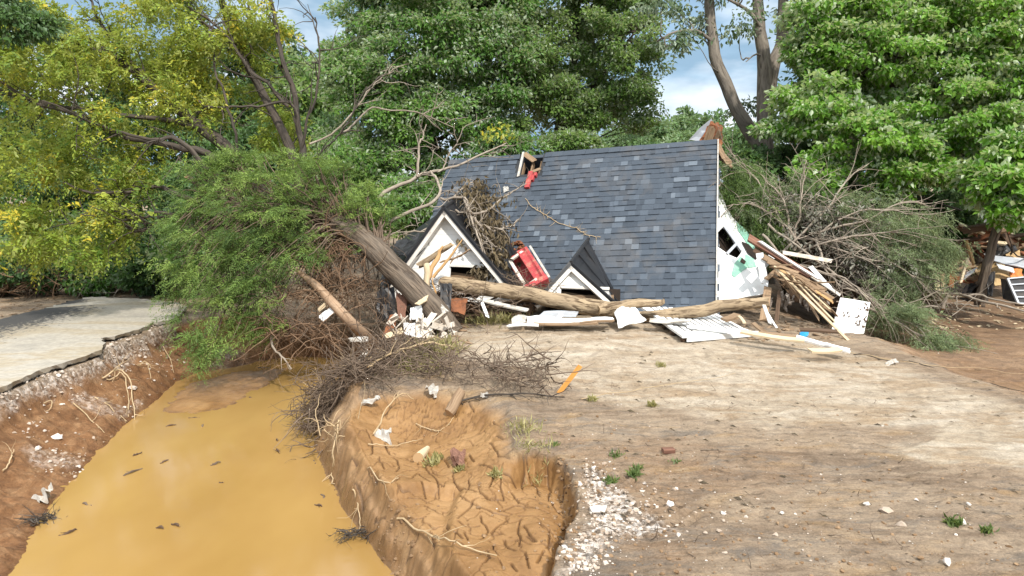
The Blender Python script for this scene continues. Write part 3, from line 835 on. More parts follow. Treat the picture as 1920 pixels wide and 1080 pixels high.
t.link(t.math('MULTIPLY', mud, .72), mixn.inputs[0]); t.link(bmp, mixn.inputs[4]); t.link(smooth_, mixn.inputs[5])
M['ground'] = t.bsdf(col, rgh, mixn.outputs[1], 0.25)

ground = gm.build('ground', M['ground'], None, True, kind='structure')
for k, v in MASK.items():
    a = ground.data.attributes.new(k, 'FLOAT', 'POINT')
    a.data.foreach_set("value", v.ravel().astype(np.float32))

# water
wpoly = [(-40, -30), (20, -30), (20, 22), (-40, 22)]
WX = np.linspace(-12, 6, 90); WY = np.linspace(2, 20, 90)
wxx, wyy = np.meshgrid(WX, WY)
wm = MB()
wi = np.arange(8100).reshape(90, 90)
q = np.stack([wi[:-1, :-1], wi[:-1, 1:], wi[1:, 1:], wi[1:, :-1]], -1).reshape(-1, 4)
cx, cy = (wxx[:-1, :-1] + .1).ravel(), (wyy[:-1, :-1] + .1).ravel()
q = q[(poly_sd(cx, cy, WATER) < 0.9)]
wm.add(np.stack([wxx.ravel(), wyy.ravel(), np.full(8100, ZW)], 1), q)
wm.build('water', M['water'], None, True, kind='structure')

# broken road slab on the left
t = NT('muddy_asphalt')
p = t.pos()
fm = t.node('ShaderNodeMapping'); fm.inputs['Rotation'].default_value = (0, 0, R(-32)); fm.inputs['Scale'].default_value = (.35, .9, 1)
t.link(p, fm.inputs['Vector'])
n1 = t.noise(fm.outputs['Vector'], .75, 6, .6, .5); n2 = t.noise(p, 9, 6, .68); n3 = t.noise(p, 55, 3, .6)
c = t.ramp(n1, [(.30, (.30, .285, .26)), (.46, (.42, .39, .345)), (.54, (.37, .32, .245)), (.60, (.42, .39, .345)), (.75, (.31, .30, .28))])
asp = t.ramp(t.math('ADD', t.attr('rnd'), t.math('MULTIPLY', t.math('SUBTRACT', n2, .5), .9)), [(.45, 0.), (.58, 1.)])
c = t.mix(1.0, c, (.97, .94, .88), 'MULTIPLY')
c = t.mix(asp, c, (.060, .057, .054))
c = t.mix(1.0, c, t.ramp(n2, [(.3, .78), (.7, 1.15)]), 'MULTIPLY')
c = t.mix(t.math('MULTIPLY', t.ramp(n3, [(.68, 0.), (.74, 1.)]), .5), c, (.10, .085, .07))
M['road'] = t.bsdf(c, .88, t.bump(n2, .5, .015), .25)
front = [(-900, 1290), (-300, 830), (0, 726), (35, 712), (72, 694), (105, 684), (140, 674), (172, 662), (192, 655), (196, 645), (190, 634), (215, 630), (250, 620), (278, 612), (285, 604), (318, 600), (336, 592), (350, 575)]
back = [(330, 566), (260, 560), (170, 556), (125, 566), (60, 584), (0, 598), (-200, 640), (-1200, 900)]
rp = [G(x, y, .13) for x, y in front + back]
def jagged(pts, step, amp):
    out = []
    for i in range(len(pts)):
        a, b = pts[i], pts[(i + 1) % len(pts)]
        k = max(1, int(np.linalg.norm(b - a) / step))
        for j in range(k):
            q_ = a + (b - a) * j / k
            out.append(q_ + np.array([*(rng.normal(size=2) * amp), 0]) * (1 if i < len(front) else 2))
    return out
rpj = jagged(rp, .11, .022)
bm_ = bmesh.new()
top = [bm_.verts.new(v) for v in rpj]
bot = [bm_.verts.new(v - np.array([0, 0, .07 + .05 * rng.random()]) + np.array([-.05, .06, 0]) * rng.random()) for v in rpj]
fc = bm_.faces.new(top)
if fc.calc_center_median().z > 0 and fc.normal.z < 0: fc.normal_flip()
for i in range(len(rpj)):
    j = (i + 1) % len(rpj)
    bm_.faces.new((top[i], bot[i], bot[j], top[j]))
bmesh.ops.recalc_face_normals(bm_, faces=bm_.faces)
bmesh.ops.triangulate(bm_, faces=[f for f in bm_.faces if len(f.verts) > 4])
me = bpy.data.meshes.new('road')
bm_.to_mesh(me); bm_.free()
vv = np.array([v.co for v in me.vertices])
a = me.attributes.new('rnd', 'FLOAT', 'POINT')
nf = len(rpj)
val = np.zeros(len(vv)); val[nf:] = .56
dfr = np.array([min(np.linalg.norm(v[:2] - b[:2]) for b in [G(x, y, .13) for x, y in [(125, 566), (60, 584), (0, 598), (-60, 612), (-200, 640)]]) for v in vv[:nf]])
val[:nf] = np.where(dfr < .5, .8, 0.0)
a.data.foreach_set('value', val.astype(np.float32))
me.materials.append(M['road'])
road = bpy.data.objects.new('road', me); COL.objects.link(road)
tag(road, kind='structure')
# ------------------------------------------------------------------ the collapsed house
Rr, Rl, Er = P(1340, 264, 21.0), P(845, 302, 23.4), P(1327, 588, 17.4)
HU = nrm(Rl - Rr)
HV = Er - Rr; HV = nrm(HV - HU * np.dot(HV, HU))
HN = np.cross(HU, HV)
if np.dot(HN, CAM - Rr) < 0: HN = -HN
LU, LV = np.linalg.norm(Rl - Rr), np.linalg.norm(Er - Rr) + 0.35
def RP(u, v, n=0.0):
    return Rr + HU * u + HV * v + HN * n
def on_roof(px, py, n=0.0):
    d = ray(px, py)
    return CAM + d * (np.dot(Rr + HN * n - CAM, HN) / np.dot(d, HN))
def roof_uv(px, py):
    q = on_roof(px, py) - Rr
    return np.dot(q, HU), np.dot(q, HV)
HOLE = [roof_uv(x, y) for x, y in [(985, 284), (1012, 290), (1012, 325), (984, 327)]]
HU0, HU1 = min(h[0] for h in HOLE), max(h[0] for h in HOLE)
HV1 = max(h[1] for h in HOLE)
base = np.array([*G(1120, 600, .3)[:2], .25])
house = thing('collapsed_house', 'white gabled house sunk to its dark shingled roof behind fallen logs', 'house', base)
BV = nrm(np.array([-HV[0], -HV[1], HV[2]]) - HN * 0)
roof = None
# front slope: sheathing with the chimney hole cut out, then shingle tabs
mb = MB()
def roof_slab(u0, u1, v0, v1, n0=-0.10, n1=0.0):
    c = [RP(u, v, n) for n in (n0, n1) for u, v in ((u0, v0), (u1, v0), (u1, v1), (u0, v1))]
    mb.add(c, [(0, 1, 2, 3), (7, 6, 5, 4), (0, 4, 5, 1), (1, 5, 6, 2), (2, 6, 7, 3), (3, 7, 4, 0)], np.array(c) * 1.0)
roof_slab(0, HU0, 0, LV); roof_slab(HU1, LU, 0, LV); roof_slab(HU0 + .001, HU1 - .001, HV1, LV)
roof = mb.build('roof', M['underlay'], house)
mb = MB()
exp_ = 0.200
rows = int(LV / exp_) + 1
left_edge = lambda v: LU - 0.05 + 0.12 * math.sin(v * 3.0) * .5
for r_ in range(rows):
    v0 = r_ * exp_
    u = -0.07 - 0.1 * rng.random()
    sag = 0.0
    while u < left_edge(v0):
        w = rng.choice([.12, .15, .19, .23, .28])
        u1 = min(u + w, LU + .04)
        if not (u1 > HU0 - .03 and u < HU1 + .03 and v0 < HV1 - 0.02):
            thick = rng.choice([0.006, 0.022], p=[.55, .45])
            a, b = v0 - 0.03, min(v0 + exp_ - .004 * rng.random(), LV + .05)
            wob = .012 + .008 * math.sin(u * 1.7 + v0 * 2.1)
            ea = -.002
            c = [RP(u, a, .004 + wob), RP(u1 - ea, a, .004 + wob), RP(u1 - ea, b, .008 + thick + wob), RP(u, b, .008 + thick + wob),
                 RP(u, b, .002 + wob), RP(u1 - ea, b, .002 + wob), RP(u, a, -.004 + wob), RP(u1 - ea, a, -.004 + wob)]
            rv = rng.choice([.2, .46, .50, .54, .74, .95], p=[.13, .26, .24, .20, .12, .05]) + rng.normal() * .04
            mb.add(c, [(3, 2, 1, 0), (4, 5, 2, 3), (0, 6, 4, 3), (1, 2, 5, 7)], None, float(np.clip(rv, 0, 1)))
        u = u1
mb.build('shingles', M['shingle'], roof)
# back slope and ridge cap
mb = MB()
bv = nrm(np.array([-HV[0], -HV[1], HV[2]]))
c = [Rr - HU * .0 + HN * -.02, Rl - HN * .02, Rl + bv * 5.2, Rr + bv * 5.2]
sheet(mb, c, .12, -np.cross(HU, bv) if np.dot(np.cross(HU, bv), np.array([0, 0, 1.])) < 0 else np.cross(HU, bv))
mb.build('back_slope', M['shingle'], house)
for (ua, ub, vb) in ((-.06, HU0 - .05, .20), (HU1 + .12, LU + .02, .20)):
    mb = MB()
    u = ua
    while u < ub:
        u1 = min(u + .34, ub)
        for (dv, s0) in ((HV, 1), (bv, -1)):
            a = Rr + HU * u; b = Rr + HU * u1
            up = np.array([0, 0, .045]); o = dv * vb
            h = HN * .055 if s0 == 1 else np.array([0, 0, .06])
            cc = [a + up + HU * 0, b + up * .8, b + o + h * .8, a + o + h, a + o - HN * .0, b + o - HN * .0]
            mb.add(cc, [(0, 1, 2, 3) if s0 < 0 else (3, 2, 1, 0), (3, 2, 5, 4)], None, float(.42 + .22 * rng.random()))
        u = u1 - .0
    mb.build('ridge_cap', M['shingle'], roof)
# framing seen through the hole and at the torn right end
mb = MB()
for k in range(4):
    u = HU0 - .20 + k * .28
    board(mb, RP(u, .12, -.24), RP(u, 1.3, -.24), .05, .16, HN)
board(mb, RP(HU1 + .01, -.05, .03), RP(HU0 + .25, .26, -.04), .17, .03, HN, .05)
board(mb, RP(HU0 - .02, HV1 - .15, .05), RP(HU0 + .3, HV1 + .02, .06), .1, .03, HN, .05)
mb.build('rafters', M['lumber'], house)
mb = MB()
board(mb, RP(HU1 + .03, -.04, .05), RP(HU1 + .02, HV1 + .12, .04), .07, .04, HN, .05)
mb.build('hole_trim', M['white_dirty'], house)
mb = MB()
ci = [RP(-.05, .1, -1.0), RP(LU, .1, -1.0), RP(LU, LV, -1.0), RP(-.05, LV, -1.0)]
sheet(mb, ci, .05, HN)
mb.build('attic_dark_sheet', M['dark_in'], house)  # near-black sheet parallel to the roof, painted as the dark below the hole
mb = MB()
for (a, b, w) in (((1346, 280, 21.05), (1366, 304, 20.4), .16), ((1344, 292, 21.0), (1372, 312, 20.3), .10), ((1345, 270, 21.1), (1358, 296, 20.6), .14)):
    board(mb, P(*a), P(*b), w, .04, HN, .08)
mb.build('barge_board', M['lumber'], house)
# white end wall, torn, leaning out to the right of the roof
wl_, wr_ = 20.3, 18.9
wall_px = [(1340, 352, 20.55), (1354, 366, 20.4), (1362, 388, 20.2), (1374, 408, 19.95), (1386, 420, 19.8), (1401, 438, 19.6), (1412, 456, 19.45), (1420, 476, 19.3), (1424, 500, 19.0), (1440, 520, 18.75), (1440, 548, 18.5), (1424, 553, 18.35), (1400, 556, 18.2), (1360, 566, 17.9), (1334, 576, 17.7), (1325, 574, 17.7), (1333, 470, 19.1)]
o_, a_, b_ = P(1340, 352, 20.55), P(1440, 540, 18.55), P(1326, 574, 17.75)
wn_ = nrm(np.cross(a_ - o_, b_ - o_))
if np.dot(wn_, CAM - o_) < 0: wn_ = -wn_
def on_plane(px, py, o, n, lift=0.0):
    d = ray(px, py)
    return CAM + d * (np.dot(o + n * lift - CAM, n) / np.dot(d, n))
def holed(mb, outer, hole, to3, th, nv, rnd=.5):
    """flat wall with a hole: outer and hole are pixel outlines"""
    bm = bmesh.new()
    loops = []
    for pl in (outer, hole):
        vs = [bm.verts.new(to3(x, y)) for x, y in pl]
        es = [bm.edges.new((vs[i], vs[(i + 1) % len(vs)])) for i in range(len(vs))]
        loops.append(es)
    bmesh.ops.triangle_fill(bm, use_beauty=True, use_dissolve=False, edges=[e_ for l in loops for e_ in l])
    bm.verts.index_update(); bm.faces.ensure_lookup_table()
    v = np.array([q.co for q in bm.verts])
    fs = []
    for f in bm.faces:
        ii = [q.index for q in f.verts]
        if np.dot(np.cross(v[ii[1]] - v[ii[0]], v[ii[2]] - v[ii[0]]), nv) < 0: ii = ii[::-1]
        fs.append(tuple(ii))
    n = len(v)
    F = fs + [tuple(i + n for i in f[::-1]) for f in fs]
    k = 0
    for pl in (outer, hole):
        for i in range(len(pl)):
            j = (i + 1) % len(pl)
            F.append((k + i, k + j, k + n + j, k + n + i))
        k += len(pl)
    mb.add(np.vstack([v, v - nv * th]), F, None, rnd)
    bm.free()
mb = MB()
win = [(1357, 424), (1341, 440), (1345, 462), (1368, 478), (1382, 484), (1391, 472), (1376, 450), (1366, 432)]
holed(mb, [(x, y) for x, y, d in wall_px], win, lambda x, y: on_plane(x, y, o_, wn_), .07, wn_)
wall = mb.build('end_wall', M['white'], house)
mb = MB()
board(mb, on_plane(1386, 452, o_, wn_, .03), on_plane(1363, 476, o_, wn_, .03), .07, .03, wn_)
board(mb, on_plane(1358, 426, o_, wn_, .02), on_plane(1390, 470, o_, wn_, .02), .05, .03, wn_)
board(mb, on_plane(1342, 440, o_, wn_, .012), on_plane(1347, 462, o_, wn_, .012), .06, .02, wn_)
mb.build('window_frame', M['grey_metal'], wall)
mb = MB()
sheet(mb, [on_plane(x, y, o_, wn_, -.35) for x, y in [(1335, 415), (1400, 415), (1400, 500), (1335, 500)]], .02, wn_)
mb.build('window_dark_sheet', M['dark_in'], wall)  # near-black sheet behind the hole, shade of the room put into its colour
mb = MB()
for pl in ([(1381, 416), (1398, 430), (1412, 452), (1416, 468), (1404, 462), (1394, 446), (1384, 432)], [(1388, 480), (1376, 496), (1372, 515), (1378, 520), (1392, 508), (1404, 500), (1398, 488)], [(1398, 476), (1414, 486), (1418, 500), (1404, 502), (1396, 492)]):
    sheet(mb, [on_plane(x, y, o_, wn_, .02) for x, y in pl], .015, wn_)
mb.build('green_sheathing', M['green'], house)
mb = MB()
for pl in ([(1390, 452), (1404, 458), (1424, 480), (1418, 486), (1402, 474)], [(1391, 483), (1399, 490), (1396, 495), (1388, 490)]):
    sheet(mb, [on_plane(x, y, o_, wn_, .045) for x, y in pl], .01, wn_)
mb.build('painted_hole_dark', M['dark_in'], house)  # near-black patches on the uncut wall, painted as the dark of holes
mb = MB()
board(mb, RP(-.09, .02, .0), RP(-.09, LV, .0), .16, .035, np.cross(HV, np.array([0, 0, 1.])), .02)
mb.build('barge_trim', M['white_dirty'], house)

def gable(A, BL, BR, Bk, VR, VL, hole, opn, lap, over, name, depth_wall, seams):
    """a gabled dormer wing: clapboard wall with an opening, rake boards and two black metal slopes"""
    root = None
    nrmw = nrm(np.cross(BR - A, BL - A))
    if np.dot(nrmw, CAM - A) < 0: nrmw = -nrmw
    to3 = lambda x, y: on_plane(x, y, A, nrmw)
    mid = (BL + BR) / 2
    # clapboards: rows of strips between the rakes, split round the opening
    hp = np.array([to3(x, y) for x, y in hole])
    X = nrm(BR - BL); Yd = nrm((mid - A) - X * np.dot(mid - A, X))
    H_ = np.dot(mid - A, Yd)
    lo2 = lambda q: (np.dot(q - A, X), np.dot(q - A, Yd))
    xl, xr = np.dot(BL - A, X), np.dot(BR - A, X)
    yl, yr = np.dot(BL - A, Yd), np.dot(BR - A, Yd)
    hs = [lo2(q) for q in hp]
    hx0, hx1 = min(h[0] for h in hs), max(h[0] for h in hs)
    hy0, hy1 = min(h[1] for h in hs), max(h[1] for h in hs)
    at = lambda x, y, n: A + X * x + Yd * y + nrmw * n
    mb = MB()
    ny = int(H_ / lap)
    for k in range(ny):
        ya, yb = k * lap, (k + 1) * lap
        if ya >= min(hy0, 1e9) - lap * .5 and yb <= hy1 + lap * .5:
            spans = [(0, hx0), (hx1, 1)]
        else: spans = [(None, None)]
        for sa, sb in spans:
            La, Lb = xl / yl * ya, xl / yl * yb
            Ra, Rb = xr / yr * ya, xr / yr * yb
            if sa == 0: Ra = Rb = hx0 - .01
            if sb == 1: La = Lb = hx1 + .01
            if Ra <= La + .005 and Rb <= Lb + .01: continue
            Ra = max(Ra, La + .002)
            gp_ = yb - .004
            c = [at(La, ya, 0), at(Ra, ya, 0), at(Rb, gp_, 0), at(Lb, gp_, 0), at(Lb, gp_, -.008), at(Rb, gp_, -.008)]
            mb.add(c, [(3, 2, 1, 0), (4, 5, 2, 3)], None, .5)
    wl = mb.build('gable_wall', M['siding'], house)
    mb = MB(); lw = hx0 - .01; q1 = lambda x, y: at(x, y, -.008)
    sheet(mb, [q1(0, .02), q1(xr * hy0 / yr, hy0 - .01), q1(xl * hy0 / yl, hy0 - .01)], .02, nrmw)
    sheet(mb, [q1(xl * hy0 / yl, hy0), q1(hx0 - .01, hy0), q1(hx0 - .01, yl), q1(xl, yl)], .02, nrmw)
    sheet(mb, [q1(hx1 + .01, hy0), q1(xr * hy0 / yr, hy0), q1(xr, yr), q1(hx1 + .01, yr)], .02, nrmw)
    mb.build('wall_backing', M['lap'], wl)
    mb = MB()
    sheet(mb, [at(hx0 - .3, hy0 - .2, -.5), at(hx1 + .3, hy0 - .2, -.5), at(hx1 + .3, hy1 + .4, -.5), at(hx0 - .3, hy1 + .4, -.5)], .02, nrmw)
    mb.build('window_dark_sheet', M['dark_in'], wl)  # black sheet behind the gap, coloured as the shade indoors
    mb = MB()
    for q in range(9):
        y0 = hy0 + (hy1 - hy0) * (.25 + .75 * rng.random())
        board(mb, at(hx0 - .1, y0 + rng.normal() * .06, -.12 - .2 * rng.random()), at(hx1 + .1, y0 + rng.normal() * .08, -.1 - .2 * rng.random()), .06 + .05 * rng.random(), .03, nrmw, .05, rnd=rng.random())
    mb.build('broken_lath', M['lumber'], wl)
    # opening trim
    mb = MB()
    board(mb, at(hx0 - .02, hy0 - .03, .03), at(hx1 + .02, hy0 - .03, .03), .06, .03, nrmw)
    mb.build('window_head', M['trim'], wl)
    # rakes: a fascia in front and a soffit back to the wall
    for s_, B in ((-1, BL), (1, BR)):
        ext = B + nrm(B - A) * .05
        apex = A - Yd * .10 + nrmw * over
        end = ext + nrmw * over
        d = nrm(end - apex)
        inn = nrm(np.cross(nrmw, d));
        if np.dot(inn, Yd) < 0: inn = -inn
        mb = MB()
        board(mb, apex + inn * .05 - d * .02, end + inn * .05, .13, .035, nrmw)
        rk = mb.build('rake_board', M['trim'], house)
        mb = MB()
        q0, q1 = apex + inn * .10, end + inn * .10
        sheet(mb, [q0 - nrmw * .02, q1 - nrmw * .02, q1 - nrmw * (over + .01), q0 - nrmw * (over + .01)], .02, inn)
        mb.build('soffit', M['trim'], house)
        Vv = VR if s_ > 0 else VL
        ap2, en2 = apex - inn * .02 + nrmw * .05, end - inn * .02 + nrmw * .05
        sn = nrm(np.cross(en2 - ap2, Bk - ap2))
        if np.dot(sn, -Yd) < 0: sn = -sn
        mb = MB()
        sheet(mb, [ap2, en2, Vv, Bk], .05, sn)
        slope = mb.build('metal_slope', M['black_metal'], house)
        mb = MB()
        for k in range(1, seams + 1):
            f_ = k / (seams + 1)
            p0 = ap2 + (en2 - ap2) * f_
            p1 = Bk + (Vv - Bk) * f_
            # seams run down the slope: from the dormer ridge to the eave side
        for k in range(1, seams + 1):
            f_ = k / (seams + 1)
            p0 = ap2 + (Bk - ap2) * f_ + sn * .015
            p1 = en2 + (Vv - en2) * f_ + sn * .015
            board(mb, p0, p1, .025, .04, sn)
        board(mb, ap2 + sn * .012, en2 + sn * .012, .05, .03, sn)
        mb.build('seam', M['black_metal'], slope)
    mb = MB()
    tube(mb, [A - Yd * .12 + nrmw * (over + .05), Bk - Yd * .03], .05, 6)
    mb.build('ridge_seam', M['black_metal'], house)
bk = on_roof(906, 342, .03)
gable(P(838, 402, 17.4), P(722, 558, 17.6), P(986, 572, 16.95), bk, on_roof(1012, 566, .03), P(722, 470, 20.5),
      [(846, 500), (911, 506), (911, 538), (846, 538)], 0, .118, .24, 'wing', 0, 5)
gable(P(1070, 507, 16.95), P(1004, 572, 16.75), P(1156, 578, 16.6), on_roof(1103, 450, .03), on_roof(1167, 572, .03), on_roof(1020, 560, .03),
      [(1053, 541), (1128, 545), (1140, 574), (1053, 572)], 0, .15, .13, 'small', 0, 2)
# torn black roofing at the left of the big gable
mb = MB()
warped(mb, P(798, 428, 18.2), P(836, 398, 17.6), P(776, 482, 17.3), P(738, 474, 17.6), 8, 8, .14, .02, 2.5, 3, ragged=.08)
warped(mb, P(742, 452, 18.4), P(800, 438, 18.6), P(782, 470, 17.6), P(734, 486, 17.7), 8, 6, .10, .02, 2.5, 5, ragged=.1)
mb.build('torn_metal_roofing', M['black_metal'], house)

# things on the roof
def slab_box(mb, c, ax, ay, az):
    v = [c + ax * i + ay * j + az * k for k in (-1, 1) for i, j in ((-1, -1), (1, -1), (1, 1), (-1, 1))]
    F = [(3, 2, 1, 0), (4, 5, 6, 7), (0, 1, 5, 4), (1, 2, 6, 5), (2, 3, 7, 6), (3, 0, 4, 7)]
    la, lb, lc = np.linalg.norm(ax), np.linalg.norm(ay), np.linalg.norm(az)
    uv = []
    V = []
    n = 0
    for f in F:
        q = [v[i] for i in f]
        e1, e2 = nrm(q[1] - q[0]), nrm(np.cross(np.cross(q[1] - q[0], q[2] - q[0]), q[1] - q[0]))
        T = [(np.dot(w - q[0], e1), np.dot(w - q[0], e2), 0) for w in q]
        mb.add(q, [(0, 1, 2, 3)], T)
# the toppled red chimney: a hollow brick flue lying on its side on the roof
ch = on_roof(992, 512, .30)
chim = thing('fallen_chimney', 'red painted brick chimney lying broken open on the shingles between the dormers', 'chimney', ch - HN * .3)
fl = nrm(P(1008, 545, 16.9) - P(968, 482, 17.7))                # flue direction, down the roof
w1 = nrm(np.cross(fl, HN)); w1 = w1 if w1[0] > 0 else -w1
w2 = nrm(np.cross(fl, w1)); w2 = w2 if np.dot(w2, HN) > 0 else -w2
cc = P(992, 513, 17.15)
mb = MB()
hw, hh, hl, tk = .26, .24, .58, .06
slab_box(mb, cc + w1 * (hw - tk), w1 * tk, w2 * hh, fl * hl)                     # right wall
slab_box(mb, cc + w2 * (hh - tk) + w1 * .10, w1 * (hw - .16), w2 * tk, fl * hl)      # top wall, partly gone
slab_box(mb, cc - w2 * (hh - tk), w1 * (hw - .01), w2 * tk, fl * (hl - .02))
slab_box(mb, cc + fl * (hl - .05) + w1 * .0, w1 * (hw + .01), w2 * (hh + .01), fl * .07)
slab_box(mb, cc - fl * (hl - .02) + w1 * .05 - w2 * .05, w1 * (hw - .06), w2 * (hh - .06), fl * .05)
mb.build('brick_wall', M['brick'], chim)
mb = MB()
board(mb, cc - w1 * (hw - .03) - fl * .5 + w2 * .1, cc - w1 * (hw - .02) + fl * .5 + w2 * .13, .07, .06, w2, .04)
board(mb, cc - w1 * .2 - fl * .45 + w2 * .2, cc + w1 * .12 - fl * .5 + w2 * .22, .06, .05, w2, .03)
board(mb, cc - w1 * .24 + fl * .45 + w2 * .15, cc + w1 * .05 + fl * .47 + w2 * .24, .07, .05, w2, .03)
mb.build('flue_lining', M['plaster'], chim)
mb = MB()
board(mb, cc + w1 * (hw + .06) - fl * .5 + w2 * .28, cc + w1 * (hw + .05) + fl * .55 + w2 * .2, .05, .03, w2)
mb.build('flashing', M['white_dirty'], chim)
mb = MB()
for k in range(60):
    a = on_roof(958 + rng.random() * 24, 452 + rng.random() * 34, .02 + .12 * rng.random())
    rock(mb, a, .03 + .04 * rng.random(), .7)
mb.build('brick_rubble', M['rust'], None, kind='stuff', label='crumbled orange brick rubble above the fallen red chimney', cat='rubble')
mb = MB()
p0, p1 = on_roof(996, 323, .07), on_roof(988, 353, .05)
slab_box(mb, (p0 + p1) / 2, HU * .07, HN * .05, (p1 - p0) * .5)
slab_box(mb, (p0 * .6 + p1 * .4) - HU * .10, HU * .04, HN * .05, (p1 - p0) * .16)
slab_box(mb, (p0 * .8 + p1 * .2) - HU * .16, HU * .04, HN * .05, (p1 - p0) * .10)
mb.build('brick_fragment', M['brick'], None, label='stepped piece of red brick wall hanging below the ridge hole', cat='brick fragment')
mb = MB()
q0 = on_roof(942, 352, .05)
warped(mb, q0, on_roof(952, 349, .09), on_roof(954, 357, .05), on_roof(944, 361, .07), 5, 5, .06, .012, 3, 2, ragged=.2)
mb.build('white_scrap', M['white_dirty'], None, label='small crumpled white scrap on the shingles near the ridge hole', cat='scrap')
mb = MB()
c = curve([on_roof(985, 372, .05), on_roof(1003, 390, .06), on_roof(1040, 414, .05), on_roof(1078, 428, .05), on_roof(1100, 440, .05), on_roof(1128, 446, .05)], 40, .015)
tube(mb, c, .010, 4)
for i in range(26):
    k = rng.integers(3, 38); twig(mb, c[k], HU * rng.normal() + HV * rng.normal() + HN * .2, .12 + .15 * rng.random(), .006, 5)
mb.build('dry_vine', M['root_pale'], None, label='thin pale dry vine stretched across the shingled roof', cat='vine')

# dead branch with brown leaves heaped on the big gable
db_ = thing('dead_branch', 'dead brown-leaved branch heaped over the black slope of the large gable', 'branch', P(900, 480, 17.6))
mb = MB(); lf = MB()
for pl in ([(826, 372, 18.2), (862, 370, 18), (884, 392, 17.7), (900, 440, 17.4), (918, 500, 17.1)], [(880, 396, 17.6), (905, 398, 17.6), (930, 380, 18.3), (960, 360, 19.3), (990, 346, 20.2)],
           [(896, 420, 17.5), (926, 430, 17.6), (956, 420, 18.2), (972, 408, 18.6)], [(850, 372, 18.1), (872, 350, 18.9), (884, 342, 19.6), (910, 352, 20)], [(846, 392, 17.9), (866, 402, 17.6), (884, 396, 17.5)],
           [(870, 372, 18.0), (890, 420, 17.4), (905, 470, 17.1), (932, 520, 16.9)], [(890, 408, 17.5), (915, 450, 17.4), (940, 470, 17.4)]):
    c = curve([P(*q) for q in pl], 18, .03)
    tube(mb, c, [.035, .012], 5)
    for k in range(9):
        i = rng.integers(2, 16)
        twig(mb, c[i], rng.normal(size=3) + np.array([.2, -.3, -.2]), .3 + .5 * rng.random(), .012, 7, .6, .3, 4, 2)
mb.build('branch', M['bare'], db_, True)
cl = []
for k in range(150):
    s = rng.random()
    x = np.interp(s, [0, .3, .6, 1], [880, 908, 926, 934]) + rng.normal() * 17
    y = np.interp(s, [0, .3, .6, 1], [352, 400, 455, 525]) + rng.normal() * 12
    d = np.interp(s, [0, .3, .6, 1], [18.9, 17.9, 17.45, 17.0]) + (x - 900) * .008 - rng.random() * .15
    cl.append(P(x, y, d))
cl = np.array(cl)
n = 11
pos = np.repeat(cl, n, 0) + rng.normal(size=(len(cl) * n, 3)) * .11
leaves(lf, pos, rng.normal(size=(len(pos), 3)) * .5 + np.array([0, -.1, -.9]), rng.normal(size=(len(pos), 3)) + np.array([0, -.6, .2]), .10 + .09 * rng.random(len(pos)), .42, np.clip(rng.normal(size=len(pos)) * .25 + .4, 0, 1))
lf.build('leaves', M['dead_leaf'], db_)

# torn roof corner standing up behind the ridge at the right
tr = thing('torn_roof_corner', 'torn up corner of roofing with rusty boards rising behind the ridge end', 'roof debris', P(1325, 300, 22.6))
mb = MB()
sheet(mb, [P(1292, 262, 22.8), P(1312, 240, 22.6), P(1334, 222, 22.4), P(1338, 240, 22.4), P(1322, 266, 22.4)], .03)
mb.build('metal_sheet', M['grey_metal'], tr)
mb = MB()
warped(mb, P(1333, 224, 22.3), P(1358, 238, 22.2), P(1352, 274, 22.0), P(1310, 266, 22.3), 7, 6, .12, .04, 3, 8, ragged=.15)
mb.build('rusty_board', M['rust'], tr)
mb = MB()
for k in range(6):
    board(mb, P(1320 + k * 6, 268, 22.2), P(1328 + k * 6 + rng.normal() * 3, 236 + k * 3, 22.0), .08, .03, (0, -1, 0), .08, rnd=rng.random())
mb.build('splintered_board', M['lumber'], tr)
# ------------------------------------------------------------------ trees
def path3(pl): return [P(*q) for q in pl]
def limbs(mb, start_pts, tips, r0, k, rnd_=.5):
    """limbs from a trunk path to some of the crown's clumps"""
    sp = np.asarray(start_pts)
    for j in rng.permutation(len(tips))[:k]:
        tp = tips[j]
        d = np.linalg.norm(sp - tp, axis=1) + np.maximum(sp[:, 2] - tp[2], -1) * 1.2
        a = sp[int(np.argmin(d))]
        m1 = a * .6 + tp * .4 + rng.normal(size=3) * .25 + np.array([0, 0, -.1])
        c = curve([a, m1, tp], 10, .04)
        tube(mb, c, [r0, r0 * .25], 5)
def tree(name, label, cat, trunks, ells, nclump, nleaf, crad, size, lm, bm, nl=30, r0=.06, group=None, base=None, **kw):
    b = np.asarray(base if base is not None else trunks[0][0][0])
    o = thing(name, label, cat, b, group)
    tips = []
    mb = MB(); crown(mb, ells, nclump, nleaf, crad, size, tips=tips, **kw)
    tm = MB(); allp = []
    for pl, rad, n in trunks:
        c = curve(pl, n, .02); allp += list(c)
        tube(tm, c, rad, 9, True, .5, .06)
    limbs(tm, allp, tips, r0, nl)
    mb.build('crown', lm, o)
    tm.build('trunk', bm, o, True)
    return o
def gb(px, d, z=0.0):
    q = P(px, 400, d); return np.array([q[0], q[1], z])
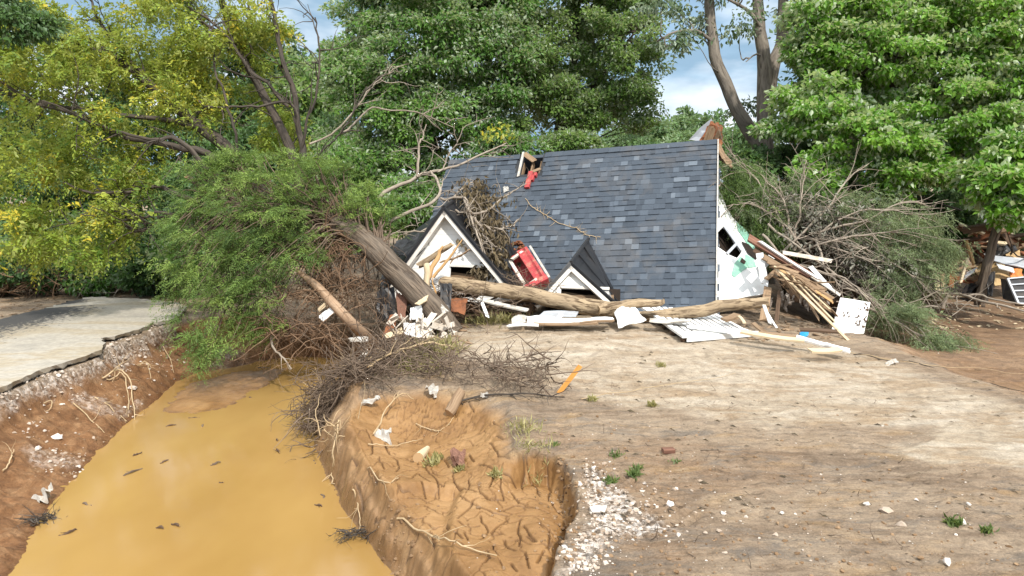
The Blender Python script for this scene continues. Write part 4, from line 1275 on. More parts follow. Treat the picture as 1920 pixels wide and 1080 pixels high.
# the pair of maples behind the house
b = gb(800, 27.5)
tree('maple_tree', 'full green maple with pale fluttering leaves directly behind the left roof end', 'tree',
     [([b, P(805, 250, 27.5), P(800, 60, 27.6), P(790, -200, 27.8)], [.34, .10], 14), ([P(805, 280, 27.5), P(720, 160, 27.2), P(660, 60, 27)], [.16, .05], 10), ([P(802, 200, 27.5), P(880, 90, 27), P(930, -40, 27)], [.16, .05], 10)],
     [ellpx(800, 60, 27.3, 178, 190, 3.2), ellpx(700, 210, 26.6, 100, 110, 2.2), ellpx(800, 260, 26.3, 130, 90, 2.0), ellpx(740, -60, 27.5, 95, 120, 2.4), ellpx(900, -60, 27.6, 110, 120, 2.6), ellpx(660, 310, 25.5, 65, 90, 1.5), ellpx(745, 350, 25.2, 85, 65, 1.3), ellpx(645, 150, 27, 52, 75, 1.5), ellpx(930, 130, 26.6, 70, 110, 1.6), ellpx(860, 330, 25.6, 70, 60, 1.0), ellpx(950, 20, 27, 70, 80, 1.5), ellpx(800, 40, 24.8, 110, 110, 1.0), ellpx(880, 20, 25.4, 80, 90, 1.0), ellpx(760, 170, 24.8, 100, 80, .9)],
     520, 270, .64, .150, M['maple'], M['bark_dark'], 46, .06, droop=.25, rr=(0, 1))
b = gb(1060, 29)
tree('maple_tree', 'looser olive green maple behind the middle of the roof', 'tree',
     [([b, P(1050, 240, 29), P(1075, 120, 29), P(1090, -160, 29)], [.30, .09], 14), ([P(1052, 250, 29), P(1120, 150, 28.6), P(1190, 60, 28.4)], [.15, .04], 10), ([P(1058, 200, 29), P(1010, 100, 28.6), P(985, -30, 28.6)], [.14, .04], 10)],
     [ellpx(1070, 60, 29, 150, 175, 3.0), ellpx(1160, 110, 28.6, 72, 115, 2.2), ellpx(1010, 200, 28.2, 95, 80, 2.0), ellpx(1130, 225, 28.5, 78, 55, 1.8), ellpx(1080, -80, 29, 120, 100, 2.6), ellpx(940, 240, 27.6, 60, 55, 1.4), ellpx(1000, 90, 28, 60, 120, 1.8), ellpx(1130, -10, 28.6, 100, 90, 2.0), ellpx(1190, 190, 28.4, 40, 60, 1.2)],
     400, 240, .62, .145, M['maple_olive'], M['bark_dark'], 50, .05, droop=.25)
# slender tree with bare grey trunks
b = gb(1442, 25.5, -.2)
tree('bare_trunked_tree', 'tall sparse tree with forked grey trunks beside the right end of the roof', 'tree',
     [([b, P(1434, 290, 25.5), P(1432, 120, 25.4), P(1424, 40, 25.4), P(1418, -160, 25.4)], [.34, .28, .24, .2, .13], 22),
      ([P(1432, 285, 25.5), P(1400, 235, 25.3), P(1362, 165, 25), P(1338, 90, 24.9), P(1329, 0, 24.9), P(1326, -160, 25)], [.30, .22, .18, .14], 22),
      ([P(1436, 230, 25.5), P(1450, 125, 25.8), P(1468, 60, 26), P(1466, -140, 26.2)], [.24, .24, .20, .12], 16),
      ([P(1432, 60, 25.4), P(1404, 22, 25), P(1352, -8, 24.6)], [.08, .04], 8), ([P(1462, 60, 26), P(1492, 10, 25.6), P(1520, -40, 25.4)], [.09, .04], 8),
      ([P(1340, 82, 24.9), P(1310, 60, 24.6), P(1262, 62, 24.2), P(1232, 80, 24)], [.07, .02], 9), ([P(1436, 112, 25.4), P(1420, 102, 25.2), P(1398, 116, 25)], [.05, .015], 7)],
     [ellpx(1262, 70, 24.3, 42, 52, 1.0), ellpx(1295, 20, 24.6, 50, 45, 1.2), ellpx(1395, 40, 25, 34, 26, .8), ellpx(1352, -30, 24.8, 60, 36, 1.2), ellpx(1500, 10, 25.4, 30, 42, 1.0), ellpx(1235, 12, 24.3, 38, 30, 1.0), ellpx(1398, 205, 26.5, 26, 36, .6), ellpx(1350, 55, 24.8, 16, 20, .5), ellpx(1430, -80, 25.4, 120, 60, 2)],
     72, 60, .48, .17, M['maple_grey'], M['bark_grey'], 24, .03, droop=.5, wr=.5)
# bright maple at the right
b = gb(1850, 23.5, -.4)
tree('maple_tree', 'big bright yellow green maple overhanging the wreckage at the right', 'tree',
     [([b, P(1842, 420, 23.4), P(1815, 300, 23.3), P(1735, 110, 23.4), P(1720, -160, 23.5)], [.26, .22, .17, .10], 18), ([P(1815, 300, 23.3), P(1830, 190, 22.8), P(1890, 60, 22.4), P(1930, -60, 22)], [.13, .05], 10), ([P(1775, 190, 23.3), P(1650, 150, 22.6), P(1540, 120, 22)], [.11, .03], 10)],
     [ellpx(1660, 110, 22.4, 190, 85, 2.0), ellpx(1540, 210, 21.6, 105, 62, 1.5), ellpx(1640, 255, 21.2, 130, 60, 1.5), ellpx(1790, 215, 21.6, 120, 62, 1.6), ellpx(1600, 20, 22.6, 120, 70, 2.0), ellpx(1780, 30, 23, 170, 90, 2.4), ellpx(1530, 330, 21.3, 42, 42, .8), ellpx(1690, 330, 20.9, 62, 36, 1.0), ellpx(1880, 130, 21.6, 80, 90, 1.6), ellpx(1525, 100, 22.6, 44, 42, 1.2), ellpx(1760, 300, 21.3, 62, 46, 1.0)],
     480, 190, .50, .155, M['maple_bright'], M['bark_dark'], 60, .045, droop=.35, wr=.72, flat=.42)
b = gb(1965, 20, -.4)
tree('maple_tree', 'leafy maple bough hanging low at the far right edge of the wreckage', 'tree',
     [([b, P(1990, 300, 20), P(1960, 100, 20)], [.2, .08], 10), ([P(1985, 280, 20), P(1930, 300, 19.6), P(1880, 340, 19.2)], [.07, .02], 8)],
     [ellpx(1882, 350, 19.2, 52, 58, .9), ellpx(1920, 280, 19.6, 62, 56, 1.0), ellpx(1905, 390, 19, 28, 30, .5), ellpx(1840, 330, 19.6, 32, 28, .6)],
     62, 130, .42, .185, M['maple_bright'], M['bark_dark'], 12, .03, droop=.45, wr=.72, flat=.5)
# darker trees further back on the right that close the gaps
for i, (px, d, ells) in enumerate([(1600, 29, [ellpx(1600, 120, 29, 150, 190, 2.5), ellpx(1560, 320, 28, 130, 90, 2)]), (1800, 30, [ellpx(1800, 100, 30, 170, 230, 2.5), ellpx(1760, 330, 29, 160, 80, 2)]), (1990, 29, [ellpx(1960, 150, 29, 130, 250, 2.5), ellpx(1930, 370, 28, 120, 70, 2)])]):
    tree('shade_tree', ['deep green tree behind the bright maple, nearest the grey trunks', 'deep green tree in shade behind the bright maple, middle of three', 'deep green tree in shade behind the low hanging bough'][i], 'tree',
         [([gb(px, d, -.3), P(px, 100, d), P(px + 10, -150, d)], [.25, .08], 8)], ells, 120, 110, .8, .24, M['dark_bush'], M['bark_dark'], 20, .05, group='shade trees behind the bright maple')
# far trees on the horizon between the trunks and roof
for i, (px, py, d, rx, ry) in enumerate([(1262, 250, 60, 52, 34), (1318, 240, 70, 40, 40), (1215, 262, 52, 34, 26), (1375, 262, 55, 34, 34), (1300, 268, 44, 60, 18), (1425, 270, 60, 40, 34), (1170, 262, 48, 50, 24)]):
    tree('distant_tree', ['rounded distant tree above the roof ridge below the sky gap', 'taller distant tree just left of the torn roof corner', 'low distant tree at the edge of the olive maple', 'distant tree seen behind the leaning grey trunk', 'low bush line just above the roof ridge', 'distant tree hidden behind the grey trunks', 'distant bush below the olive maple crown'][i], 'tree',
         [([gb(px, d), P(px, py, d)], [.2, .08], 5)], [ellpx(px, py, d, rx, ry, 2.2), ellpx(px, py + 30, d, rx * 1.1, ry, 2.0)], 46, 110, d * .014, d * .0062, M['far_leaf'], M['bark_dark'], 6, .05, group='distant trees beyond the house')
# wooded hill behind the yellow tree
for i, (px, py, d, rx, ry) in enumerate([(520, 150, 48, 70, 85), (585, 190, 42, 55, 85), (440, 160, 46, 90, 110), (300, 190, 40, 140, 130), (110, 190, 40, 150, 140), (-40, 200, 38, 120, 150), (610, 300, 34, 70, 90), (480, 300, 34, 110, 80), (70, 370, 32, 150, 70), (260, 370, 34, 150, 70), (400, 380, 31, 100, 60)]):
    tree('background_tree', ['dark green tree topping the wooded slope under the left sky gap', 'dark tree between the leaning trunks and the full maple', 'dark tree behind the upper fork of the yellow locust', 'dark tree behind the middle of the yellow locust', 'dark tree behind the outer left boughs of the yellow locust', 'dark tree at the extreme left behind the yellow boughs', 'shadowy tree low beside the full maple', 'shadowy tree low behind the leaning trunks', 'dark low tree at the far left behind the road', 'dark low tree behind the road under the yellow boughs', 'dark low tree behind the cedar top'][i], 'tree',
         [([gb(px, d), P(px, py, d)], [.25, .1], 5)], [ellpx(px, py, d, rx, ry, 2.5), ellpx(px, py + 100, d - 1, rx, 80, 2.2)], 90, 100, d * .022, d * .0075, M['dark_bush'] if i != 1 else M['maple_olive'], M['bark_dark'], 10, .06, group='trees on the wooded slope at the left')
# bushes behind the house and under the right maple
for i, (px, py, d, rx, ry, m_) in enumerate([(690, 400, 22.6, 60, 45, 'maple'), (760, 385, 23.6, 55, 45, 'maple'), (620, 410, 23, 55, 45, 'maple'), (960, 275, 25.5, 70, 22, 'maple'), (1080, 268, 26, 60, 20, 'maple_olive'), (1200, 275, 26.5, 40, 16, 'far_leaf'),
        (1400, 330, 22.5, 50, 60, 'dark_bush'), (1480, 320, 23.5, 70, 70, 'dark_bush'), (1580, 380, 23.5, 80, 60, 'dark_bush'), (1690, 400, 23.5, 80, 60, 'dark_bush'), (1770, 420, 23, 50, 60, 'dark_bush'), (1500, 420, 22.5, 60, 50, 'dark_bush'),
        (40, 470, 25, 110, 75, 'far_leaf'), (190, 475, 26, 110, 70, 'maple_olive'), (330, 460, 25, 110, 75, 'far_leaf'), (460, 440, 24, 100, 75, 'maple_olive'), (-60, 500, 22, 90, 60, 'maple_olive'), (1870, 420, 26, 90, 70, 'dark_bush'), (1950, 450, 24, 80, 70, 'dark_bush'), (580, 430, 24.5, 70, 60, 'maple'), (60, 505, 22.3, 70, 34, 'dark_bush'), (170, 505, 22.6, 70, 36, 'maple'), (270, 505, 22.4, 66, 36, 'dark_bush'), (340, 480, 21.6, 50, 44, 'maple'), (-30, 490, 22.6, 50, 40, 'maple')]):
    o = thing('bush', ['green bush beside the upper end of the leaning trunk', 'green bush filling the gap left of the roof corner', 'green bush behind the fallen cedar top', 'light bush showing over the ridge near the chimney hole', 'olive bush showing over the middle of the ridge', 'yellowish bush showing over the right half of the ridge',
        'dark thicket bush against the torn end wall', 'dark thicket bush around the foot of the grey trunks', 'dark thicket bush behind the wilted fallen tree', 'dark thicket bush under the bright maple', 'dark thicket bush left of the wreckage post', 'low dark bush behind the leaning board bundle',
        'pale green bush at far left behind the road under the locust', 'olive bush behind the road under the locust boughs', 'pale green bush behind the road end left of the cedar', 'olive bush behind the cedar crown', 'olive bush at the left end of the rust brown root heap', 'dark bush behind the wreckage heap and its leaning post', 'dark bush behind the tipped crate at the right edge', 'green bush between the leaning locust trunks and the maple',
        'low dark bush right behind the rust brown root heap', 'low green bush at the middle of the road far edge', 'low dark bush at the road far edge nearest the cedar', 'green bush touching the left side of the cedar', 'green bush at the very left end of the road far edge'][i], 'bush', gb(px, d, -.2), 'bushes around the ruined house')
    mb = MB(); tips = []
    crown(mb, [ellpx(px, py, d, rx, ry, 1.0)], 34 if rx < 85 else 70, 120, .4, .15, tips=tips)
    mb.build('foliage', M[m_], o)
    mb = MB(); limbs(mb, [gb(px, d, -.2)], tips, .03, 8); mb.build('stem', M['bark_dark'], o)

# ------------------------------------------------------------------ the yellow locust leaning in from the left
loc = thing('locust_tree', 'leaning yellow green locust with dark bare limbs at the left over the road', 'tree', P(560, 420, 19.5))
tm = MB()
LIMB = [([(575, 420, 19.3), (548, 300, 19.4), (500, 190, 19.6), (452, 95, 20), (412, -10, 20.4), (390, -120, 20.6)], [.17, .13, .09]),
        ([(560, 330, 19.3), (565, 260, 19.2), (540, 150, 19.3), (520, 60, 19.4), (503, -20, 19.6)], [.12, .08, .06]),
        ([(535, 420, 19.2), (430, 285, 19), (370, 235, 19), (290, 165, 19), (215, 105, 19.3), (120, 40, 19.6), (20, -40, 20)], [.22, .19, .15, .10, .05]),
        ([(370, 238, 19), (240, 215, 18.6), (120, 200, 18.4), (0, 172, 18.2), (-80, 160, 18)], [.09, .05, .03]),
        ([(500, 440, 18.8), (400, 300, 18.4), (325, 275, 18.2), (230, 258, 18), (120, 208, 18), (60, 190, 18), (-20, 130, 18)], [.12, .10, .07, .04]),
        ([(470, 440, 18.6), (350, 275, 18), (300, 262, 17.8), (255, 255, 17.8), (180, 232, 17.6), (80, 190, 17.5)], [.09, .05, .02]),
        ([(420, 450, 18), (330, 420, 18), (260, 428, 17.8), (200, 415, 17.6), (165, 422, 17.6)], [.09, .06, .03]),
        ([(420, 400, 18), (300, 352, 17.8), (230, 360, 17.7), (150, 358, 17.6), (118, 340, 17.5)], [.08, .05, .02]),
        ([(400, 420, 18), (310, 400, 17.8), (262, 408, 17.7), (190, 390, 17.6)], [.06, .02]),
        ([(500, 190, 19.6), (440, 80, 19.8), (380, 45, 19.8), (330, -20, 20)], [.07, .04]), ([(540, 200, 19.3), (470, 130, 19.1), (420, 60, 19), (350, 10, 19)], [.06, .03]),
        ([(560, 300, 19.3), (580, 220, 19), (600, 120, 19), (590, 30, 19)], [.05, .02]), ([(565, 260, 19.2), (545, 195, 19), (480, 200, 18.8), (390, 200, 18.6), (372, 190, 18.6)], [.05, .02]),
        ([(450, 320, 18.9), (430, 205, 18.6), (400, 120, 18.6), (395, 40, 18.8)], [.05, .02]), ([(290, 165, 19), (200, 60, 19.2), (160, -20, 19.4)], [.07, .03]), ([(215, 105, 19.3), (120, 75, 19), (30, 60, 19)], [.06, .02]),
        ([(455, 100, 20), (470, 40, 20), (460, -30, 20)], [.05, .03]), ([(560, 400, 19.2), (600, 290, 18.8), (640, 250, 18.6), (690, 160, 18.6)], [.035, .015])]
lp = []
for pl, rad in LIMB:
    c = curve(path3(pl), 22, .03); lp += list(c)
    tube(tm, c, [q * .82 for q in rad], 7, True, .45, .06)
    for k in range(7):
        i = rng.integers(5, 21)
        twig(tm, c[i], nrm(c[i] - c[i - 1]) + rng.normal(size=3) * .7, .6 + 1.0 * rng.random(), .022, 8, .5, .1, 4, 2)
tm.build('trunk', M['bark_dark'], loc, True)
lm = MB()
ells = [ellpx(90, 150, 18.6, 150, 130, 2.0), ellpx(280, 90, 19.6, 150, 110, 2.0), ellpx(60, 320, 17.8, 105, 90, 1.6), ellpx(200, 280, 18.2, 110, 70, 1.5), ellpx(60, 440, 17.6, 70, 60, 1.2), ellpx(160, 440, 17.8, 80, 60, 1.2), ellpx(420, 110, 19.8, 80, 100, 1.6),
        ellpx(250, 380, 17.9, 60, 60, 1.0), ellpx(340, 190, 18.9, 80, 60, 1.3), ellpx(480, 60, 19.9, 50, 60, 1.2), ellpx(40, 40, 19, 120, 90, 1.8), ellpx(520, 240, 20.3, 60, 55, 1.2), ellpx(340, -30, 19.8, 150, 60, 1.6)]
vol = np.array([e_[1].prod() ** (2 / 3) for e_ in ells]); cnt = (410 * vol / vol.sum()).astype(int)
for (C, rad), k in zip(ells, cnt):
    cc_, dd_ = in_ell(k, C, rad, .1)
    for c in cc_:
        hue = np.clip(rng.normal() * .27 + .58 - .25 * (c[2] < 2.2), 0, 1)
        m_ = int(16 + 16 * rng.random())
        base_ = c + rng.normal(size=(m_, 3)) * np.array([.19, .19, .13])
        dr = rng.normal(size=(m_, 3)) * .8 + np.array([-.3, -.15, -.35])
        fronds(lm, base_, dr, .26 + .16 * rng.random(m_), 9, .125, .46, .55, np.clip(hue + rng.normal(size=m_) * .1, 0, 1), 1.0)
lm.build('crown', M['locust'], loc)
# dark conifer-like bough at the top left corner
o = thing('overhanging_bough', 'dark green bough hanging in at the top left corner over the yellow leaves', 'bough', P(-60, 20, 15))
mb = MB(); crown(mb, [ellpx(20, 30, 15, 60, 45, .6), ellpx(70, 45, 15.3, 30, 22, .4)], 26, 120, .3, .11, droop=.5); mb.build('foliage', M['dark_bush'], o)
mb = MB(); tube(mb, curve(path3([(-200, -60, 15), (-40, 0, 15), (60, 45, 15.2)]), 10, .02), [.06, .02], 5); mb.build('stem', M['bark_dark'], o)

# ------------------------------------------------------------------ fallen cedar with its leaning trunk
ced = thing('fallen_cedar', 'uprooted green cedar whose thick trunk leans across the washed out bank', 'tree', GT(842, 612))
mb = MB()
tp = [GT(846, 622, -.05), P(806, 574, 15.85), P(740, 505, 16.3), P(676, 446, 16.8), P(620, 418, 17.1), P(520, 400, 17.3), P(430, 380, 17.2), P(350, 330, 17)]
c = curve(tp, 40, .008)
tube(mb, c, [.29, .28, .275, .27, .265, .26, .22, .17, .13, .10, .05], 16, True, .5, .045, .05)
ctips = []
mb.build('trunk', M['bark'], ced, True)
mb = MB(); fo = MB()
ells = [ellpx(470, 400, 16.2, 120, 85, 1.2), ellpx(415, 500, 15.9, 90, 76, 1.0), ellpx(560, 350, 16.9, 100, 60, 1.0), ellpx(430, 590, 15.6, 50, 62, .7), ellpx(545, 470, 16.0, 80, 60, .8), ellpx(660, 375, 17.2, 78, 46, .8), ellpx(395, 640, 15.3, 46, 50, .5), ellpx(350, 420, 16.6, 42, 80, .8), ellpx(480, 540, 15.7, 50, 50, .6), ellpx(400, 320, 17.2, 62, 46, .8), ellpx(620, 330, 17.6, 60, 36, .6), ellpx(700, 410, 17.4, 52, 36, .6), ellpx(340, 530, 16.3, 30, 60, .5), ellpx(640, 440, 16.9, 60, 40, .5), ellpx(520, 600, 15.8, 50, 40, .5), ellpx(460, 310, 17.4, 80, 36, .8)]
vol = np.array([e_[1].prod() ** (2 / 3) for e_ in ells]); cnt = (235 * vol / vol.sum()).astype(int) + 2
cp = np.asarray(c)
for (C, rad), k in zip(ells, cnt):
    cc_, dd_ = in_ell(k, C, rad, .25)
    for q, dq in zip(cc_, dd_):
        i = int(np.argmin(np.linalg.norm(cp - q, axis=1) + np.abs(cp[:, 0] - q[0]) * .3))
        a = cp[min(len(cp) - 1, max(8, i - 3))]
        br = curve([a, a * .5 + q * .5 + np.array([0, 0, .12]), q], 9, .03)
        tube(mb, br, [.03, .008], 4)
        if rng.random() < .5: twig(mb, br[5], rng.normal(size=3) + np.array([-.3, -.3, 0]), .4 + .6 * rng.random(), .010, 7, .5, .2, 4, 2)
        dir_ = nrm(nrm(q - a) * np.array([1, 1, .5]) + np.array([-.3, -.35, -.12]) + rng.normal(size=3) * .3)
        hue = np.clip(.5 + rng.normal() * .32, 0, 1)
        pad(fo, q, dir_, 20, .36, hue)
mb.build('branches', M['twig'], ced, True)
fo.build('foliage', M['cedar'], ced)

# ------------------------------------------------------------------ wilted grey-green trees fallen against the right side
wil = thing('fallen_conifer', 'wilted grey green conifer lying with bare boughs in front of the dark thicket', 'tree', G(1560, 600, -.3))
mb = MB(); fo = MB()
root_ = P(1490, 470, 19.6)
BR = [[(1500, 470, 19.4), (1560, 420, 19), (1640, 392, 18.8), (1690, 396, 18.6), (1760, 420, 18.6)], [(1480, 480, 19.2), (1540, 455, 18.9), (1620, 440, 18.5), (1700, 440, 18.3), (1770, 462, 18.4)], [(1490, 470, 19.4), (1500, 380, 19.4), (1512, 300, 19.6)], [(1470, 470, 19.2), (1540, 400, 19.2), (1600, 330, 19.6), (1640, 300, 20)],
      [(1440, 420, 19.4), (1520, 480, 18.6), (1600, 540, 18), (1680, 590, 17.6), (1740, 620, 17.4)], [(1430, 440, 19), (1500, 500, 18.4), (1580, 520, 18), (1640, 575, 17.6)], [(1500, 440, 19.4), (1600, 480, 18.6), (1680, 500, 18.2), (1740, 540, 18.2)], [(1480, 440, 19.4), (1470, 380, 19.6), (1430, 330, 20), (1400, 320, 20.2)],
      [(1500, 460, 19.2), (1460, 410, 19.4), (1400, 380, 19.6), (1360, 390, 19.8)], [(1600, 560, 17.9), (1690, 610, 17.5), (1760, 640, 17.2), (1800, 650, 17.1)], [(1530, 450, 19), (1560, 520, 18.2), (1640, 570, 17.8)], [(1520, 440, 19.2), (1620, 410, 18.9), (1700, 380, 19), (1750, 390, 19)], [(1490, 470, 19.3), (1430, 350, 19.8), (1380, 300, 20.4)]]
wt = []
for pl in BR:
    c = curve(path3(pl), 20, .03)
    tube(mb, c, [.034, .022, .008], 6)
    for k in range(9):
        i = rng.integers(4, 20)
        d = nrm(c[min(i + 1, 19)] - c[i - 1]) + rng.normal(size=3) * .4 + np.array([.1, -.1, -.15])
        pts = twig(mb, c[i], d, .6 + 1.0 * rng.random(), .012, 8, .3, .25, 4, 2)
        wt.append((pts[-1], d))
mb.build('branches', M['bare'], wil, True)
ells = [(ellpx(1700, 440, 18.9, 80, 70, .9), 60), (ellpx(1740, 500, 18.7, 50, 60, .7), 36), (ellpx(1620, 400, 19.6, 90, 50, .8), 40), (ellpx(1430, 400, 20, 60, 60, .6), 34), (ellpx(1690, 600, 17.8, 60, 36, .5), 34), (ellpx(1760, 640, 17.3, 46, 18, .4), 30), (ellpx(1660, 540, 18.4, 60, 50, .6), 22), (ellpx(1560, 380, 20, 80, 50, .8), 22), (ellpx(1390, 330, 20.6, 36, 40, .5), 24), (ellpx(1640, 460, 19.4, 120, 60, .6), 36), (ellpx(1480, 360, 20.4, 60, 50, .6), 24)]
for (C, rad), k in ells:
    cc_, dd_ = in_ell(int(k * .95), C, rad, .2)
    for q, dq in zip(cc_, dd_):
        m_ = 14
        hue = np.clip(.5 + rng.normal() * .34, 0, 1)
        dirv = nrm(np.array([.5, -.35, -.35]) + rng.normal(size=3) * .35)
        pad(fo, q, dirv, 16, .38, hue, .18, .4)
fo.build('foliage', M['willow'], wil)
lf = MB()
cl = np.concatenate([in_ell(n_, *e_, .1)[0] for n_, e_ in ((46, ellpx(1560, 430, 19, 110, 60, .5)), (40, ellpx(1660, 500, 18.6, 80, 50, .5)), (24, ellpx(1470, 390, 19.8, 60, 50, .4)))])
pos = np.repeat(cl, 16, 0) + rng.normal(size=(len(cl) * 16, 3)) * .13
leaves(lf, pos, rng.normal(size=(len(pos), 3)) * .6 + np.array([0, -.1, -.8]), rng.normal(size=(len(pos), 3)) + np.array([0, -.6, .3]), .08 + .08 * rng.random(len(pos)), .45, np.clip(rng.normal(size=len(pos)) * .3 + .5, 0, 1))
lf.build('leaves', M['rag_leaf'], wil)
# dense dark bough heap just right of the torn wall
o = thing('cedar_bough', 'dark green cedar bough draped down behind the torn white end wall', 'bough', P(1385, 360, 20.6))
fo = MB()
for (C, rad), k in [(ellpx(1395, 380, 20.4, 46, 70, .6), 60), (ellpx(1430, 430, 20, 40, 40, .5), 30)]:
    for q in in_ell(k, C, rad, .2)[0]:
        fronds(fo, q + rng.normal(size=(14, 3)) * .18, np.array([.4, -.2, -.6]) + rng.normal(size=(14, 3)) * .4, .4 + .2 * rng.random(14), 15, .12, .16, .4, np.full(14, np.clip(.25 + rng.normal() * .2, 0, 1)), .7)
fo.build('foliage', M['cedar'], o)
mb = MB()
for k in range(6): tube(mb, curve(path3([(1470, 480, 20.4), (1430 + k * 6, 420 - k * 8, 20.4), (1370 + k * 8, 330 + k * 9, 20.5)]), 10, .03), [.04, .01], 5)
mb.build('stem', M['bark_dark'], o)
# bare pale branch lying up from the debris across the left roof corner
o = thing('bare_branch', 'forked pale leafless branch reaching up past the left corner of the roof', 'branch', P(720, 420, 17.8))
mb = MB()
for pl, rad in (([(708, 372, 18.4), (770, 335, 18.8), (820, 322, 19.2), (880, 300, 20), (950, 268, 20.6)], [.055, .02]), ([(700, 440, 17.6), (760, 400, 17.8), (812, 375, 18), (822, 350, 18.4), (806, 320, 18.8)], [.05, .03]), ([(782, 332, 18.8), (790, 270, 19), (800, 235, 19.2)], [.04, .012]), ([(640, 250, 19), (690, 205, 19.2), (740, 205, 19.2), (790, 212, 19.4), (850, 240, 19.6)], [.03, .01]), ([(580, 270, 18.6), (640, 240, 18.8), (690, 170, 19), (740, 130, 19.2)], [.03, .01]),
                ([(820, 322, 19.2), (850, 280, 19.4), (870, 240, 19.6)], [.02, .008]), ([(650, 470, 17.2), (720, 440, 17.4), (790, 430, 17.6), (830, 400, 17.9)], [.03, .015])):
    c = curve(path3(pl), 18, .03); tube(mb, c, rad, 6)
    for k in range(6):
        i = rng.integers(4, 17); twig(mb, c[i], nrm(c[i] - c[i - 1]) + rng.normal(size=3) * .7, .5 + .7 * rng.random(), .014, 8, .5, -.1, 4, 2)
mb.build('branch', M['bare'], o, True)
mb = MB()
q = in_ell(60, *ellpx(935, 252, 20.6, 45, 22, .3), .1)[0]
leaves(mb, q, rng.normal(size=(60, 3)) + np.array([0, 0, -.5]), rng.normal(size=(60, 3)) + np.array([0, -.4, .6]), .13 + .05 * rng.random(60), .55, .75 + .25 * rng.random(60))
mb.build('leaves', M['locust'], o)
# ------------------------------------------------------------------ logs
mb = MB()
c = curve(path3([(828, 528, 16.5), (900, 541, 16.4), (985, 551, 16.3), (1080, 572, 16.2), (1165, 583, 16.1)]), 30, .012)
tube(mb, c, [.13, .165, .16, .165, .18, .165], 14, True, .5, .05, .05)
lg = thing('fallen_log', 'long tan barked log lying across the fronts of both gables', 'log', GT(1000, 600))
mb.build('trunk', M['bark_tan'], lg, True)
mb = MB()
tube(mb, curve(path3([(1120, 582, 16.05), (1160, 575, 16.0), (1205, 570, 16.0), (1240, 568, 16.0), (1246, 560, 16)]), 16, .02), [.13, .11, .10, .07, .015], 9, True, .7, .10, .05)
mb.build('torn_limb', M['bark_tan'], lg, True)
mb = MB()
tube(mb, curve(path3([(1130, 598, 16.5), (1215, 592, 16.5), (1300, 584, 16.5), (1380, 571, 16.5), (1441, 566, 16.5)]), 26, .012), [.10, .125, .14, .13, .115], 12, True, .5, .06, .06)
mb.build('fallen_log', M['bark_tan'], None, True, label='shorter tan log under the white end wall, rising to the right', cat='log')
mb = MB()
tube(mb, curve(path3([(556, 506, 16.2), (600, 542, 15.9), (650, 596, 15.5)]) + [GT(702, 650, .05)], 18, .004), [.04, .085, .105, .115, .118], 12, True, .5, .012)
mb.build('fallen_pole', M['pole'], None, True, label='smooth peeled pole slanting from the cedar roots down to the mud', cat='pole')
# splintered stump pieces sticking up in front of the big gable
for i, (a, b, r0, r1, m_) in enumerate([((786, 498, 16.6), (848, 458, 16.5), .075, .05, 'bark_tan'), ((800, 525, 16.3), (830, 462, 16.4), .06, .03, 'splinter'), ((812, 520, 16.25), (868, 450, 16.3), .035, .012, 'splinter'), ((826, 492, 16.4), (880, 470, 16.4), .022, .010, 'lumber'), ((846, 492, 16.4), (880, 468, 16.45), .018, .012, 'lumber'), ((804, 565, 16.2), (799, 495, 16.25), .075, .07, 'lumber_pale'), ((818, 590, 16.2), (812, 520, 16.2), .03, .012, 'splinter')]):
    mb = MB(); tube(mb, curve(path3([a, b]), 9, .02), [r0, r0 * .9, r1], 7, True, .5, .12, .05)
    mb.build('broken_branch', M[m_], None, True, label=['thick broken branch stub slanting up across the big gable', 'bright orange torn wood leaning up on the big gable', 'long thin orange splinter pointing up over the clapboards', 'thin dark stick, upper of two, over the clapboards', 'thin dark stick, lower of two, over the clapboards', 'upright pale greenish post at the left end of the long log', 'thin upright splinter beside the end of the long log'][i], cat='branch', group='broken wood in front of the large gable')

# ------------------------------------------------------------------ white siding, planks and panels along the crest of the mound
def gpt(px, py, d): return P(px, py, d)
def sheets(name, label, cat, corners, m_, **kw):
    mb = MB(); warped(mb, *[P(*q) for q in corners], **kw)
    return mb.build(name, M[m_], None, label=label, cat=cat)
sheets('siding_sheet', 'long crumpled white siding sheet under the middle of the long log', 'siding', [(985, 596, 15.7), (1150, 594, 15.8), (1140, 604, 15.4), (992, 606, 15.4)], 'white', nu=14, nv=5, amp=.10, th=.015, freq=3, seed=4, ragged=.05)
sheets('siding_sheet', 'grey green backed siding sheet lying under the long log', 'siding', [(1020, 584, 16.0), (1085, 583, 16.0), (1080, 594, 15.7), (1000, 596, 15.7)], 'grey_metal', nu=8, nv=4, amp=.05, th=.015, freq=2, seed=6)
sheets('siding_sheet', 'small bent white siding piece left of the long siding sheet', 'siding', [(962, 592, 15.7), (990, 590, 15.7), (984, 607, 15.4), (958, 608, 15.4)], 'white_dirty', nu=6, nv=4, amp=.08, th=.012, freq=3, seed=9, ragged=.1)
sheets('siding_sheet', 'curled white sheet rising over the back corner of the slatted panel', 'siding', [(1152, 582, 15.9), (1188, 578, 16), (1212, 600, 15.7), (1160, 610, 15.3)], 'white', nu=8, nv=6, amp=.16, th=.012, freq=2.2, seed=2)
sheets('siding_sheet', 'flat white scrap behind the slatted panel next to the shorter log', 'siding', [(1218, 596, 15.8), (1300, 598, 15.8), (1290, 606, 15.5), (1215, 604, 15.5)], 'white_dirty', nu=8, nv=4, amp=.06, th=.012, freq=3, seed=7, ragged=.08)
